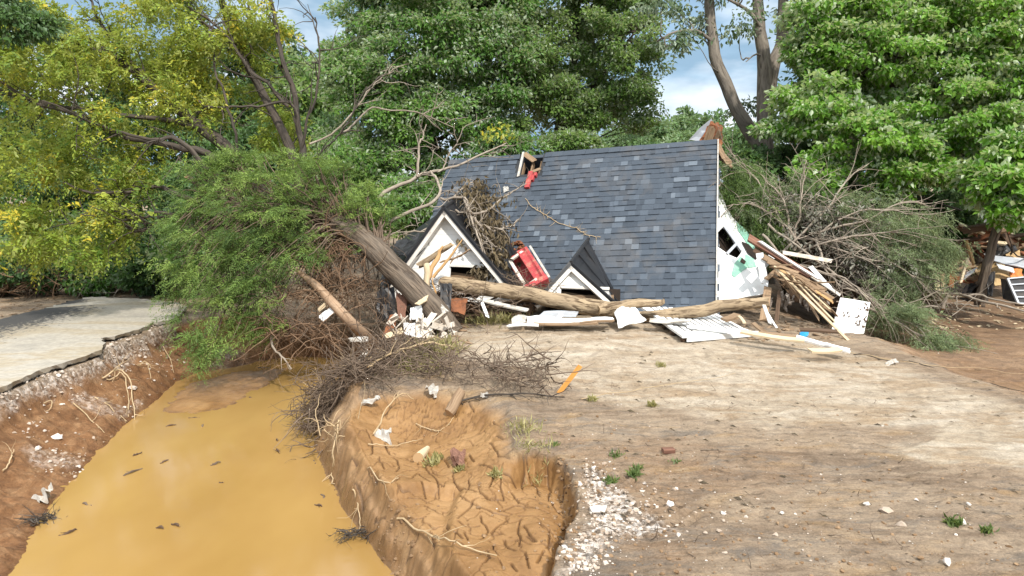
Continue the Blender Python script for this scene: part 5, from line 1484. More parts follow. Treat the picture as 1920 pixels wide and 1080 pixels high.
PL = [('white_plank', 'dirty white plank under the left part of the long log', (896, 560, 16.0), (990, 582, 15.7), .14, .03, 'white_dirty'), ('white_plank', 'narrow white strip lying at the left of the mound crest', (952, 611, 15.2), (1010, 610, 15.1), .08, .03, 'white'),
      ('white_plank', 'short white strip standing below the long log near the grass', (903, 566, 15.9), (914, 594, 15.6), .07, .02, 'white'), ('white_plank', 'white strip hanging under the long log over the siding sheet', (1053, 588, 15.7), (1042, 608, 15.35), .09, .02, 'white'),
      ('wooden_board', 'brown board beneath the long siding sheet on the mound', (1000, 607, 15.3), (1120, 605, 15.3), .10, .03, 'lumber'), ('wooden_board', 'rough brown board tucked beside the curled white sheet', (1085, 606, 15.3), (1150, 602, 15.4), .07, .03, 'lumber'),
      ('long_plank', 'long pale plank running right from the slatted panel', (1388, 621, 14.8), (1510, 639, 14.5), .15, .04, 'lumber_pale'), ('long_plank', 'long white plank continuing right past the blue scrap', (1494, 632, 14.8), (1590, 657, 14.3), .13, .04, 'white'), ('long_plank', 'white plank lying behind the slatted panel toward the wall', (1290, 612, 15.4), (1440, 625, 15.1), .12, .03, 'white'),
      ('long_plank', 'grey brown plank behind the long pale plank', (1420, 624, 15.1), (1500, 634, 14.9), .14, .04, 'lumber'), ('wooden_board', 'short fresh yellow board lying alone on the sand at the right', (1518, 657, 14.0), (1574, 655, 14.0), .17, .04, 'lumber_pale'), ('white_plank', 'white plank end crossing the short yellow board', (1550, 645, 14.4), (1594, 660, 14.1), .11, .03, 'white'),
      ('white_plank', 'white post leg leaning under the shorter log end', (1428, 560, 16.6), (1444, 606, 15.9), .07, .03, 'white'), ('white_plank', 'thin white lath leaning beside the white post leg', (1440, 588, 16.1), (1456, 614, 15.7), .04, .02, 'white'), ('wooden_board', 'flat brown plank lying on dark soil near the white panel', (1500, 618, 15.6), (1572, 622, 15.4), .14, .04, 'lumber_dark'),
      ('wooden_board', 'short brown plank tilted beside the white laths', (1412, 606, 15.8), (1436, 624, 15.3), .10, .03, 'lumber'), ('wooden_board', 'splintered plank end under the shorter log', (1356, 600, 16.0), (1382, 590, 16.2), .16, .05, 'lumber'), ('wooden_board', 'narrow plank under the shorter log beside the splintered end', (1384, 592, 16.0), (1396, 606, 15.7), .06, .03, 'lumber_pale')]
for nm_, lb, a, b, w, th, m_ in PL:
    a_, b_ = P(*a), P(*b)
    for q in (a_, b_):
        q[2] = max(q[2], hz(q[0], q[1]) + th * .6)
    mb = MB(); board(mb, a_, b_, w, th, (rng.normal() * .15, -.2, 1), .03, 5, .02 * rng.normal(), .5 + .3 * rng.normal() * .5)
    mb.build(nm_, M[m_], None, label=lb, cat='plank')
mb = MB(); warped(mb, GT(1499, 628, .06), GT(1516, 629, .09), GT(1515, 635, .04), GT(1500, 635, .05), 4, 4, .04, .01)
mb.build('blue_scrap', M['blue'], None, label='small bright blue plastic scrap between the two long planks', cat='scrap')
# slatted white porch panel lying on the mound
c4 = [GT(1204, 592, .10), GT(1330, 596, .12), GT(1408, 633, .09), GT(1288, 645, .10)]
c4[0][2] += .10; c4[1][2] += .04
pn = thing('slatted_siding', 'white ridged slatted panel lying flat on the sandy mound', 'panel', GT(1300, 645))
mb = MB(); sheet(mb, [c4[0], c4[3], c4[2], c4[1]], .03, (0, 0, 1)); mb.build('backing', M['lumber_dark'], pn)
for k in range(11):
    f_ = (k + .5) / 11
    a_, b_ = c4[0] + (c4[1] - c4[0]) * f_, c4[3] + (c4[2] - c4[3]) * f_
    mb = MB(); board(mb, a_ + np.array([0, 0, .02]), b_ + np.array([0, 0, .02]) - (b_ - a_) * .10, np.linalg.norm(c4[1] - c4[0]) / 11 * .60, .03, (0, -.1, 1))
    mb.build('slat', M['white'], pn)
mb = MB()
board(mb, c4[3] + (c4[0] - c4[3]) * .07 + np.array([0, 0, .03]), c4[2] + (c4[1] - c4[2]) * .07 + np.array([0, 0, .03]), .26, .03, (0, -.1, 1))
board(mb, c4[3] + np.array([0, 0, -.02]), c4[2] + np.array([0, 0, -.02]), .03, .10, (0, 0, 1))
mb.build('end_rail', M['white'], pn)
mb = MB(); board(mb, c4[0] + np.array([0, 0, .03]) - nrm(c4[1] - c4[0]) * .05, c4[3] + np.array([0, 0, .03]) - nrm(c4[1] - c4[0]) * .05, .10, .05, (0, -.1, 1)); mb.build('side_rail', M['white'], pn)
for k in range(5):
    f_ = .15 + .2 * k
    q = c4[0] + (c4[3] - c4[0]) * f_ - nrm(c4[1] - c4[0]) * .02
    q[2] = hz(q[0], q[1]) + .05
    mb = MB(); rock(mb, q, .09, .7, .3); mb.build('wood_chunk', M['lumber_dark'], None, label='small brown wood chunk wedged under the left edge of the slatted panel', cat='wood chunk', group='wood chunks under the slatted panel')
# upright white panel at the right
o_ = thing('white_sheet', 'square white panel standing tilted against the brush at the right', 'panel', GT(1590, 624))
mb = MB(); pd_ = float(np.dot(GT(1590, 624) - CAM, _f))
pc = [P(1558, 625, pd_), P(1620, 625, pd_), P(1632, 567, pd_ + .32), P(1576, 558, pd_ + .32)]
warped(mb, pc[0], pc[1], pc[2], pc[3], 6, 6, .02, .04, 1.5, 3); mb.build('face', M['white'], o_)
nn_ = nrm(np.cross(pc[1] - pc[0], pc[3] - pc[0])); nn_ = nn_ if np.dot(nn_, CAM - pc[0]) > 0 else -nn_
mb = MB(); q0 = []
for k in range(46):
    u, v = .62 + .36 * rng.random(), .1 + .78 * rng.random()
    if rng.random() < .15: u = .1 + .3 * rng.random(); v = .45 + .1 * rng.random()
    q0.append((pc[0] * (1 - u) + pc[1] * u) * (1 - v) + (pc[3] * (1 - u) + pc[2] * u) * v + nn_ * .014)
q0 = np.array(q0); leaves(mb, q0, rng.normal(size=(46, 3)) * .3 + (pc[3] - pc[0]), np.tile(nn_, (46, 1)), .05 + .06 * rng.random(46), .4, rng.random(46) * .5, .0)
mb.build('mud_spatter', M['lumber_dark'], o_, kind='stuff')
# crossed white boards by the end wall
for a, b, lb in (((1424, 474, 18.1), (1434, 531, 17.9), 'upright white board of the crossed pair at the torn end wall'), ((1452, 476, 18.3), (1404, 526, 18.0), 'slanted white board of the crossed pair at the torn end wall')):
    mb = MB(); board(mb, P(*a), P(*b), .17, .035, nrm(CAM - P(*a)), .02, 3); mb.build('white_board', M['white'], None, label=lb, cat='board', group='crossed white boards')
# bundle of splintered timber to the right of the wall
BB = [((1404, 446, 18.3), (1520, 518, 17.6), .17, .08, 'beam_red', 'thick red brown beam slanting down from the torn end wall'), ((1424, 452, 18.1), (1536, 524, 17.4), .05, .05, 'white', 'white edged strip lying along the red brown beam'), ((1440, 490, 17.9), (1560, 560, 17.2), .10, .05, 'lumber', 'brown board low in the slanting timber bundle'),
      ((1432, 482, 18.0), (1545, 545, 17.3), .14, .04, 'lumber', 'broad brown board in the middle of the slanting timber bundle'), ((1462, 506, 17.7), (1560, 566, 17.0), .05, .04, 'splinter', 'orange splinter along the slanting timber bundle'), ((1452, 500, 17.6), (1592, 640, 16.0), .05, .05, 'lumber_pale', 'long pale greenish pole dropping from the bundle past the white panel'),
      ((1476, 510, 17.5), (1566, 604, 16.3), .03, .03, 'lumber_pale', 'second pale pole beside the long greenish one'), ((1490, 520, 17.5), (1556, 580, 16.6), .03, .03, 'lumber_pale', 'thin pale lath above the two dropping poles'), ((1500, 540, 17.2), (1536, 600, 16.6), .045, .03, 'lumber', 'thin brown stick under the dropping poles'),
      ((1436, 524, 17.8), (1464, 500, 17.8), .10, .05, 'lumber', 'short brown block end jutting up from the bundle'), ((1500, 505, 17.8), (1572, 552, 17.3), .09, .03, 'white_dirty', 'dirty white strip at the lower end of the bundle'), ((1520, 500, 18), (1556, 540, 17.5), .10, .02, 'white', 'white torn scrap board near the bundle end'),
      ((1416, 470, 18.2), (1500, 520, 17.7), .12, .05, 'lumber_dark', 'dark wet board beneath the red brown beam'), ((1470, 474, 18.5), (1560, 490, 18.2), .10, .03, 'plaster', 'grey sheet board lying behind the timber bundle'), ((1440, 540, 17.9), (1432, 600, 17), .18, .05, 'lumber', 'brown upright plank under the torn end wall corner'), ((1462, 545, 17.7), (1456, 600, 17), .09, .04, 'lumber_dark', 'dark upright plank in the hollow under the bundle')]
for a, b, w, th, m_, lb in BB:
    mb = MB(); board(mb, P(*a), P(*b), w, th, nrm(np.array([-.2, -.7, .6]) + rng.normal(size=3) * .2), .06, 5, .012 * rng.normal(), .3 + .5 * rng.random())
    mb.build('timber', M[m_], None, label=lb, cat='timber', group='splintered timber beside the end wall')
mb = MB()
for k in range(46):
    s = rng.random(); a = P(1450 + 90 * s + rng.normal() * 12, 500 + 62 * s + rng.normal() * 10, 17.6 - .6 * s + rng.normal() * .1)
    b = a + (P(1560, 580, 17) - P(1460, 505, 17.6)) * (.08 + .3 * rng.random()) + rng.normal(size=3) * .13
    board(mb, a, b, .02 + .05 * rng.random(), .012, rng.normal(size=3), .06, 2, 0, rng.random())
mb.build('splinters', M['lumber'], None, kind='stuff', label='loose splinters and laths filling the slanting timber bundle', cat='splinters')
# hanging rags of insulation under the bundle
mb = MB()
for k in range(34):
    a = P(1442 + 110 * rng.random(), 545 + 20 * rng.random(), 17.4 + .4 * rng.random())
    h_ = .08 + .3 * rng.random(); w_ = .03 + .05 * rng.random()
    warped(mb, a, a + np.array([w_, .05 * rng.normal(), 0]), a + np.array([w_ * .6, .05 * rng.normal(), -h_]), a + np.array([.02 * rng.normal(), 0, -h_ * .9]), 2, 5, .08, .006, 3, k, rng.random(), .3)
mb.build('torn_rags', M['rag'], None, kind='stuff', label='grey shredded rags hanging in the dark hollow under the timber bundle', cat='rags')

# ------------------------------------------------------------------ wreckage heap at the far right
mb = MB(); tube(mb, curve(path3([(1836, 572, 20.2), (1848, 510, 20), (1858, 470, 19.9), (1874, 418, 19.8)]), 12, .01), [.14, .125, .115, .11], 8, True, .5, .05, .04)
mb.build('leaning_post', M['bark'], None, True, label='thick dark post leaning right in front of the wreckage heap', cat='post')
mb = MB(); board(mb, P(1806, 432, 20.8), P(1880, 420, 20.2), .22, .16, (0, -.3, 1)); mb.build('timber', M['lumber_dark'], None, label='dark horizontal beam resting on top of the leaning post', cat='timber')
for i, (cs, m_, lb) in enumerate([([(1826, 506, 21), (1868, 470, 21.2), (1884, 500, 20.6), (1850, 540, 20.4)], 'card', 'large tan board leaning behind the dark post'), ([(1858, 500, 20.5), (1884, 496, 20.6), (1900, 530, 20.2), (1866, 536, 20)], 'card', 'tan board curled in front of the grey panel'), ([(1882, 472, 20.8), (1912, 468, 20.8), (1914, 486, 20.6), (1886, 482, 20.6)], 'card', 'small tan board above the grey panel'), ([(1860, 478, 20.4), (1932, 486, 20.2), (1932, 506, 20), (1862, 488, 20.2)], 'grey_metal', 'long light grey panel slanting over the wreckage'), ([(1868, 494, 20.2), (1900, 502, 20), (1902, 512, 19.9), (1874, 502, 20)], 'white', 'white strip under the light grey panel'),
        ([(1892, 504, 20.1), (1916, 506, 20.1), (1918, 522, 19.9), (1896, 524, 19.9)], 'orange', 'crumpled orange and red cloth in the wreckage'), ([(1834, 396, 21.2), (1846, 394, 21.2), (1854, 414, 21), (1846, 416, 21)], 'white', 'white strip high on the shaded wreckage')]):
    mb = MB(); warped(mb, *[P(*q) for q in cs], nu=7, nv=6, amp=.10 if m_ in ('card', 'orange') else .03, th=.025, freq=2, seed=20 + i, ragged=.05)
    mb.build('wreck_sheet', M[m_], None, label=lb, cat='panel', group='panels in the wreckage heap')
# black bent bin and shelf rack
bn = thing('black_bin', 'bent black plastic bin half buried left of the leaning post', 'bin', P(1820, 560, 20.3))
mb = MB()
for k in range(2):
    n_, m_ = 12, 5; V = []
    for j in range(m_):
        for i in range(n_):
            a = math.pi * (1.05 - 1.0 * i / (n_ - 1)); rr_ = .42 - .03 * j - k * .02
            V.append(P(1824, 544, 20.4) + np.array([rr_ * math.cos(a) * .62, -.25 + .12 * j - .1 * math.sin(a), rr_ * math.sin(a) - .22]))
    ii = np.arange(n_ * m_).reshape(m_, n_)
    mb.add(V, np.stack([ii[:-1, :-1], ii[:-1, 1:], ii[1:, 1:], ii[1:, :-1]], -1).reshape(-1, 4))
sheet(mb, [P(1824, 544, 20.3) + np.array([.41 * math.cos(a) * .62, .05, .41 * math.sin(a) - .22]) for a in np.linspace(0, math.pi, 14)], .03)
mb.build('body', M['plastic'], bn)
mb = MB()
for k in range(3): board(mb, P(1806 + k * 3, 524 - k * 6, 20.0), P(1826 + k * 3, 508 - k * 3, 20.0), .03, .02, (0, -1, 0))
mb.build('strap', M['grey_metal'], bn)
mb = MB(); warped(mb, P(1852, 512, 20), P(1868, 508, 20), P(1862, 556, 19.8), P(1848, 554, 19.9), 8, 8, .2, .03, 1.5, 31); mb.build('bent_sheet', M['plastic'], None, label='dark bent plastic sheet just right of the leaning post', cat='sheet')
rk = thing('shelf_rack', 'black crate with pale bars lying tipped at the right edge of the wreckage', 'crate', P(1905, 568, 19))
rc = [P(1888, 524, 19.2), P(1950, 518, 19.2), P(1962, 572, 18.8), P(1908, 570, 18.8)]
mb = MB(); sheet(mb, rc, .10); mb.build('back', M['plastic'], rk)
nr_ = nrm(np.cross(rc[1] - rc[0], rc[3] - rc[0])); nr_ = nr_ if np.dot(nr_, CAM - rc[0]) > 0 else -nr_
for k in range(5):
    f_ = k / 4; a_, b_ = rc[0] + (rc[3] - rc[0]) * f_ + nr_ * .03, rc[1] + (rc[2] - rc[1]) * f_ + nr_ * .03
    mb = MB(); board(mb, a_, b_, .035, .03, nr_); mb.build('bar', M['grey_metal'], rk)
mb = MB(); board(mb, rc[0] + nr_ * .03, rc[3] + nr_ * .03, .05, .05, nr_); mb.build('side_rail', M['grey_metal'], rk)
mb = MB(); sheet(mb, [P(1876, 522, 19.6), P(1888, 524, 19.2), P(1908, 570, 18.8), P(1880, 560, 19.2)], .03); mb.build('side', M['plastic'], rk)
WB = []
for k in range(52):
    x = 1800 + 115 * rng.random(); y = 425 + 50 * rng.random() + (rng.random() < .3) * 50
    l_ = 25 + 45 * rng.random(); an = rng.normal() * .35
    a_, b_ = P(x - l_ / 2 * math.cos(an), y - l_ / 2 * math.sin(an), 21.2 + .4 * rng.random()), P(x + l_ / 2 * math.cos(an), y + l_ / 2 * math.sin(an), 20.9 + .3 * rng.random())
    m_ = ['lumber', 'lumber_dark', 'lumber', 'lumber_pale', 'rust'][rng.integers(0, 5)]
    mb = MB(); board(mb, a_, b_, .08 + .12 * rng.random(), .05, (rng.normal() * .2, -.6, 1), .05, 3, 0, rng.random())
    mb.build('wreck_board', M[m_], None, label='broken board jumbled in the shaded stack behind the leaning post', cat='board', group='jumbled boards in the wreckage heap')
for a, b, w, m_, lb in [((1752, 505, 19.8), (1758, 552, 19.5), .14, 'lumber_pale', 'short pale upright post at the foot of the wilted conifer'), ((1766, 512, 20), (1768, 550, 19.7), .12, 'lumber', 'greyer upright post right beside the short pale post'), ((1786, 500, 20.2), (1782, 536, 20), .14, 'rust', 'rusty upright board between the pale posts and the bin'), ((1800, 532, 19.8), (1814, 482, 20), .06, 'lumber_pale', 'thin pale stick leaning against the black bin'), ((1812, 452, 20.6), (1826, 496, 20.3), .06, 'splinter', 'yellow splintered stick slanting above the black bin')]:
    mb = MB(); board(mb, P(*a), P(*b), w, .07, (0, -1, .2), .06, 4); mb.build('wooden_post', M[m_], None, label=lb, cat='post')
mb = MB()
for q in range(3): warped(mb, P(1846 + q * 14, 478, 20.9), P(1866 + q * 18, 452 + q * 4, 21), P(1880 + q * 14, 466, 20.7), P(1856 + q * 16, 488, 20.6), 6, 5, .12, .03, 2.5, 50 + q)
mb.build('tarpaulin', M['plastic'], None, label='crumpled black sheeting above the tan boards of the wreckage', cat='sheeting')
o_ = thing('arched_branch', 'long pale arched branch lying on the brown soil before the wreckage', 'branch', GT(1850, 590))
mb = MB()
for pl, r_ in (([(1768, 580, 19.2), (1776, 556, 19.2), (1800, 551, 19), (1850, 566, 18.2), (1930, 585, 17.4)], .05), ([(1776, 556, 19.2), (1830, 553, 18.9), (1880, 566, 18.4), (1940, 574, 18)], .035), ([(1790, 570, 18.8), (1840, 574, 18.2)], .03), ([(1800, 553, 19), (1792, 572, 18.8), (1812, 584, 18.2)], .02), ([(1866, 569, 18), (1876, 580, 17.8)], .02)):
    tube(mb, curve(path3(pl), 18, .02), [r_, r_ * .5], 6)
mb.build('branch', M['bare'], o_, True)
# ground litter below the wreckage and the timber
def litter(name, label, area, n, mats_, cat='litter', smin=.04, smax=.2):
    mb = MB()
    for k in range(n):
        x = area[0] + (area[2] - area[0]) * rng.random(); y = area[1] + (area[3] - area[1]) * rng.random()
        q = GT(x, y, .015); an = rng.random() * 3.14; l_ = smin + (smax - smin) * rng.random()
        d = np.array([math.cos(an), math.sin(an), .15 * rng.normal()]) * l_ / 2
        board(mb, q - d, q + d, .02 + .05 * rng.random(), .012, (rng.normal() * .3, rng.normal() * .3, 1), .02, 2, 0, rng.random())
    mb.build(name, M[mats_], None, kind='stuff', label=label, cat=cat)
litter('wood_litter', 'small wood chips strewn on the soil under the timber bundle', (1380, 590, 1580, 640), 130, 'lumber')
litter('wood_litter', 'pale chips strewn below the wreckage heap', (1650, 570, 1920, 620), 120, 'lumber_pale')
litter('wood_litter', 'brown chips at the back edge of the road', (0, 545, 340, 600), 160, 'lumber')
litter('wood_litter', 'brown chips around the leaning trunk foot', (700, 600, 880, 660), 110, 'lumber')

# ------------------------------------------------------------------ broken pieces round the foot of the leaning trunk
DB = [('broken_board', 'jagged white panel propped under the leaning trunk', 'panel', [(770, 578, 15.6), (790, 572, 15.6), (794, 596, 15.5), (768, 600, 15.4)], 'white', .02), ('broken_board', 'round edged white plate in the debris below the trunk', 'panel', [(756, 604, 15.4), (778, 606, 15.4), (780, 632, 15.1), (758, 626, 15.1)], 'white', .03), ('broken_board', 'white cream slab under the trunk foot', 'panel', [(780, 602, 15.5), (812, 610, 15.5), (806, 636, 15.1), (780, 634, 15.1)], 'plaster', .05), ('broken_board', 'splintered yellow board across the leaning trunk', 'board', [(778, 568, 15.5), (804, 552, 15.6), (800, 562, 15.5), (786, 572, 15.4)], 'lumber_pale', .02),
      ('broken_board', 'rusty orange board upright left of the white plate', 'board', [(732, 592, 15.7), (746, 588, 15.7), (736, 632, 15.3), (716, 630, 15.3)], 'rust', .02), ('broken_board', 'dark red board behind the leaning trunk', 'board', [(742, 545, 16.2), (764, 560, 16.1), (760, 600, 15.8), (746, 596, 15.8)], 'beam_red', .02), ('broken_board', 'orange brown sheet under the end of the long log', 'board', [(844, 556, 16.2), (876, 560, 16.1), (870, 590, 15.8), (846, 584, 15.9)], 'rust', .05), ('broken_board', 'white crumpled sheet between the trunk and the long log', 'panel', [(796, 540, 15.9), (812, 556, 15.8), (842, 584, 15.6), (826, 588, 15.6)], 'white_dirty', .06),
      ('black_sheet', 'torn black plastic sheet hanging by the left end of the long log', 'sheet', [(824, 530, 16.2), (848, 534, 16.2), (846, 582, 15.9), (826, 578, 15.9)], 'plastic', .12), ('black_sheet', 'shredded black plastic hanging under the leaning trunk', 'sheet', [(706, 545, 16.3), (738, 538, 16.3), (744, 594, 16), (708, 600, 16)], 'plastic', .14), ('white_board', 'small white board hanging under the upper end of the peeled pole', 'board', [(597, 592, 15.6), (622, 574, 15.6), (630, 584, 15.5), (604, 603, 15.5)], 'white', .01), ('broken_board', 'yellow wood offcut just above the small hanging white board', 'board', [(594, 580, 15.7), (612, 564, 15.7), (616, 570, 15.7), (599, 585, 15.7)], 'lumber_pale', .01),
      ('white_board', 'narrow white strip lying below the foot of the peeled pole', 'board', [(666, 676, 14.4), (688, 654, 14.7), (694, 664, 14.6), (676, 690, 14.3)], 'white_dirty', .02), ('white_board', 'pale plank end in front of the white plate', 'board', [(718, 628, 15.2), (752, 614, 15.3), (756, 624, 15.2), (722, 636, 15.1)], 'lumber_pale', .01), ('white_board', 'white splinter at the top of the pole foot', 'board', [(652, 634, 15.2), (690, 630, 15.2), (690, 640, 15.1), (660, 642, 15.1)], 'white_dirty', .04)]
for i, (nm_, lb, ct, cs, m_, am) in enumerate(DB):
    mb = MB(); warped(mb, *[P(*q) for q in cs], nu=6, nv=6, amp=am, th=.018, freq=2.5, seed=70 + i, ragged=.10)
    mb.build(nm_, M[m_], None, label=lb, cat=ct)
mb = MB()
for k in range(48):
    q = P(730 + 120 * rng.random(), 585 + 55 * rng.random(), 15.6 - .5 * rng.random())
    q[2] = max(q[2] - .1, hz(q[0], q[1]) + .02)
    d = nrm(rng.normal(size=3) * np.array([1, .6, .6])) * (.05 + .13 * rng.random())
    board(mb, q - d, q + d, .04 + .10 * rng.random(), .015, rng.normal(size=3) + np.array([0, -.5, 1]), .04, 2, 0, rng.random())
mb.build('debris', M['plaster'], None, kind='stuff', label='broken pale plasterboard bits round the foot of the leaning trunk', cat='debris')
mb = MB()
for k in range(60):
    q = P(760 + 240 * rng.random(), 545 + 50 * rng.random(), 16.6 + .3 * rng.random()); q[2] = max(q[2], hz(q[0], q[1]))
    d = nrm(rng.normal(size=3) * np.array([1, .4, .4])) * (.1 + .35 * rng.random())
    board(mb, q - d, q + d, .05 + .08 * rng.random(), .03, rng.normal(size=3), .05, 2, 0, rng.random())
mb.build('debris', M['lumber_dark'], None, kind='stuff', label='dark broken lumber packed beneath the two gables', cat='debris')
# ------------------------------------------------------------------ brush, roots, small things on the ground
def brush(name, label, cat, spines, n, m_, lmin, lmax, r, spread, lift, along=.7, bend=.5, subs=2, kind='stuff', grav=.2):
    mb = MB()
    sp = [curve([np.asarray(q) for q in s], 24) for s in spines]
    for k in range(n):
        c = sp[rng.integers(0, len(sp))]
        i = rng.integers(1, 23)
        t_ = nrm(c[i + 1 if i < 23 else i] - c[i - 1])
        q = c[i] + rng.normal(size=3) * np.array([spread, spread, 0]) + np.array([0, 0, lift * rng.random()])
        d = t_ * along * rng.choice([-1, 1]) + rng.normal(size=3) * np.array([.6, .6, .3])
        twig(mb, q, d, lmin + (lmax - lmin) * rng.random() ** 1.5, r * (.5 + rng.random()), 8, bend, grav, 4, subs)
    mb.build(name, M[m_], None, True, kind=kind, label=label, cat=cat)
A_ = [GT(x, y, .1) for x, y in [(770, 668), (720, 690), (660, 720), (625, 760), (600, 815)]]
B_ = [GT(x, y, .08) for x, y in [(660, 730), (740, 715), (830, 712), (920, 722), (985, 735), (1030, 748)]]
C_ = [GT(x, y, .1) for x, y in [(690, 690), (760, 690), (850, 690), (950, 700), (1030, 715)]]
brush('brush_pile', 'dark grey brown brush heap along the edge of the mud shelf', 'brush', [A_, A_, A_, A_, A_, B_, C_], 560, 'twig', .3, 1.2, .010, .14, .28)
brush('brush_pile', 'dark wet twigs trailing right from the brush heap toward the orange stake', 'brush', [B_, C_], 100, 'twig', .3, .9, .008, .12, .16)
brush('brush_pile', 'matted twigs draping down from the brush heap into the water', 'brush', [[GT(650, 745, .1), GT(612, 790, .1), GT(598, 850, .0)], [GT(640, 740, .1), GT(600, 770, .1), GT(590, 830, .05)]], 260, 'twig', .3, .9, .010, .14, .2, .9, .5, 2, 'stuff', .5)
brush('pale_roots', 'pale stripped roots poking out of the brush heap', 'roots', [A_, [GT(640, 760, .15), GT(615, 800, .15), GT(640, 850, .1)]], 34, 'root_pale', .3, .9, .010, .14, .25, .7, .7, 1)
brush('root_tangle', 'reddish brown root tangle hanging under the fallen cedar', 'roots', [[P(500, 560, 16.0), P(560, 560, 16), P(620, 560, 16.2), P(690, 580, 16.2)], [P(560, 480, 16.6), P(600, 520, 16.4), P(650, 540, 16.4), P(690, 540, 16.4)], [P(480, 620, 15.4), P(560, 630, 15.6), P(640, 630, 15.6)], [P(600, 440, 17), P(640, 470, 16.8), P(660, 510, 16.5)]], 400, 'twig_red', .4, 1.4, .012, .20, .3, .4, .7, 2, 'stuff', 1.0)
brush('root_tangle', 'finer grey roots hanging in the shade below the cedar trunk', 'roots', [[P(480, 560, 15.8), P(540, 600, 15.6), P(620, 620, 15.6)], [P(640, 500, 16.6), P(690, 560, 16.3), P(720, 600, 16)]], 180, 'twig', .3, 1.0, .009, .16, .3, .4, .7, 2, 'stuff', 1.0)
brush('root_tangle', 'brown roots and twigs heaped where the channel ends below the cedar', 'roots', [[GT(480, 660, .1), GT(540, 650, .1), GT(600, 655, .1), GT(660, 660, .1)]], 140, 'twig_red', .3, 1.0, .010, .18, .3, .6, .6, 2)
brush('brush_heap', 'rust brown root heap at the back of the road on the left', 'brush', [[GT(-40, 560, .1), GT(40, 555, .2), GT(110, 552, .2), GT(180, 550, .1)]], 240, 'twig_red', .4, 1.5, .016, .4, .6)
brush('brush_heap', 'grey twigs and litter along the far side of the road', 'brush', [[GT(150, 552, .1), GT(250, 545, .1), GT(340, 550, .1)], [GT(-20, 540, .2), GT(100, 530, .2), GT(240, 530, .2)]], 200, 'bare', .4, 1.6, .016, .4, .5)
brush('brush_heap', 'brown brush packed between the logs and the gable walls', 'brush', [[P(790, 540, 16.5), P(850, 560, 16.4), P(900, 580, 16), P(960, 585, 16)], [P(960, 540, 16.8), P(1000, 556, 16.6), P(1030, 540, 16.9)]], 130, 'twig', .3, .9, .010, .12, .25)
brush('brush_heap', 'grey brown twigs heaped under the wilted conifer', 'brush', [[P(1560, 560, 18), P(1640, 590, 17.8), P(1720, 590, 17.8), P(1780, 570, 18.6)], [P(1500, 440, 19.2), P(1580, 470, 18.8), P(1680, 500, 18.6)], [P(1440, 380, 20), P(1520, 400, 19.6), P(1600, 420, 19.4)]], 120, 'bare', .5, 1.7, .010, .3, .4, .7, .25)
brush('brush_heap', 'dark twigs in the shade beneath the wilted conifer', 'brush', [[P(1560, 520, 19), P(1640, 540, 18.8), P(1740, 540, 19)], [P(1480, 440, 20), P(1560, 440, 19.8)]], 200, 'bark_dark', .5, 1.4, .016, .3, .5)
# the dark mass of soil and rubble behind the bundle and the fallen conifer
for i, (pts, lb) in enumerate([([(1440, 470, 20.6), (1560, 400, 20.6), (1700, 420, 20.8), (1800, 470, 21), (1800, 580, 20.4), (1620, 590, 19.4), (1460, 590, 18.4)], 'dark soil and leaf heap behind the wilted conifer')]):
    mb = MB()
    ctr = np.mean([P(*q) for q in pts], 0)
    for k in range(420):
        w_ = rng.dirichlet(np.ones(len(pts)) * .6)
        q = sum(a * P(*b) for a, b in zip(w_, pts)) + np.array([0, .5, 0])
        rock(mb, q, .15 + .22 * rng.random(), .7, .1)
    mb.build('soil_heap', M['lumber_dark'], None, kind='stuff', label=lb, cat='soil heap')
# grass tufts and weeds
def tuft(name, label, px, py, n, h, sp, m_, group=None, cat='grass'):
    o = GT(px, py)
    mb = MB()
    b = o + np.concatenate([rng.normal(size=(n, 2)) * sp, np.zeros((n, 1))], 1)
    b[:, 2] = hgt(b[:, 0], b[:, 1])
    d = rng.normal(size=(n, 3)) * .55 + np.array([0, 0, .8])
    leaves(mb, b, d, rng.normal(size=(n, 3)), h * (.5 + .8 * rng.random(n)), .10 if h > .12 else .3, rng.random(n))
    mb.build(name, M[m_], None, label=label, cat=cat, group=group, kind='stuff' if cat == 'grass' else None)
tuft('grass_tuft', 'grass tuft at the top corner of the mud pit rim', 982, 806, 110, .17, .13, 'straw')
tuft('grass_tuft', 'strawy grass hanging along the mud pit rim', 1000, 842, 140, .14, .14, 'straw')
tuft('grass_patch', 'large trampled green grass patch on the mound left of the crest', 925, 602, 600, .26, .30, 'straw')
tuft('grass_patch', 'pale grass clump at the foot of the leaning trunk', 812, 662, 420, .30, .20, 'straw')
tuft('grass_patch', 'green grass sprouting above the pale clump near the trunk foot', 770, 690, 260, .24, .25, 'straw')
tuft('grass_tuft', 'tiny dry tuft in the middle of the cracked mud', 815, 868, 80, .12, .06, 'straw')
for px, py, n, h, lb in [(1190, 892, 70, .09, 'larger of two green weeds near the pit'), (1143, 905, 50, .08, 'smaller green weed left of the larger one'), (1155, 857, 40, .07, 'small grey green sprout above the two weeds'), (1195, 880, 40, .07, 'green sprig touching the larger weed'), (1268, 868, 40, .05, 'low grey sprout beside the brown brick'), (1790, 985, 90, .09, 'green weed with a white stone at the right'), (1108, 752, 60, .09, 'dry sprig right of the orange stake'), (1222, 762, 80, .09, 'dry flattened weed on the sand'), (1240, 688, 60, .08, 'grey twiggy weed on the upper sand'), (1040, 836, 30, .06, 'yellow sprout beside the pit rim'), (1850, 1000, 60, .07, 'sparse sprig right of the white stone weed'), (860, 885, 40, .08, 'dry sprig on the cracked mud'), (930, 895, 50, .09, 'dry sprig below the pit rim')]:
    tuft('weed_plant', lb, px, py, n, h, .032, 'straw' if 'dry' in lb or 'twiggy' in lb else 'weed', None, 'weed')
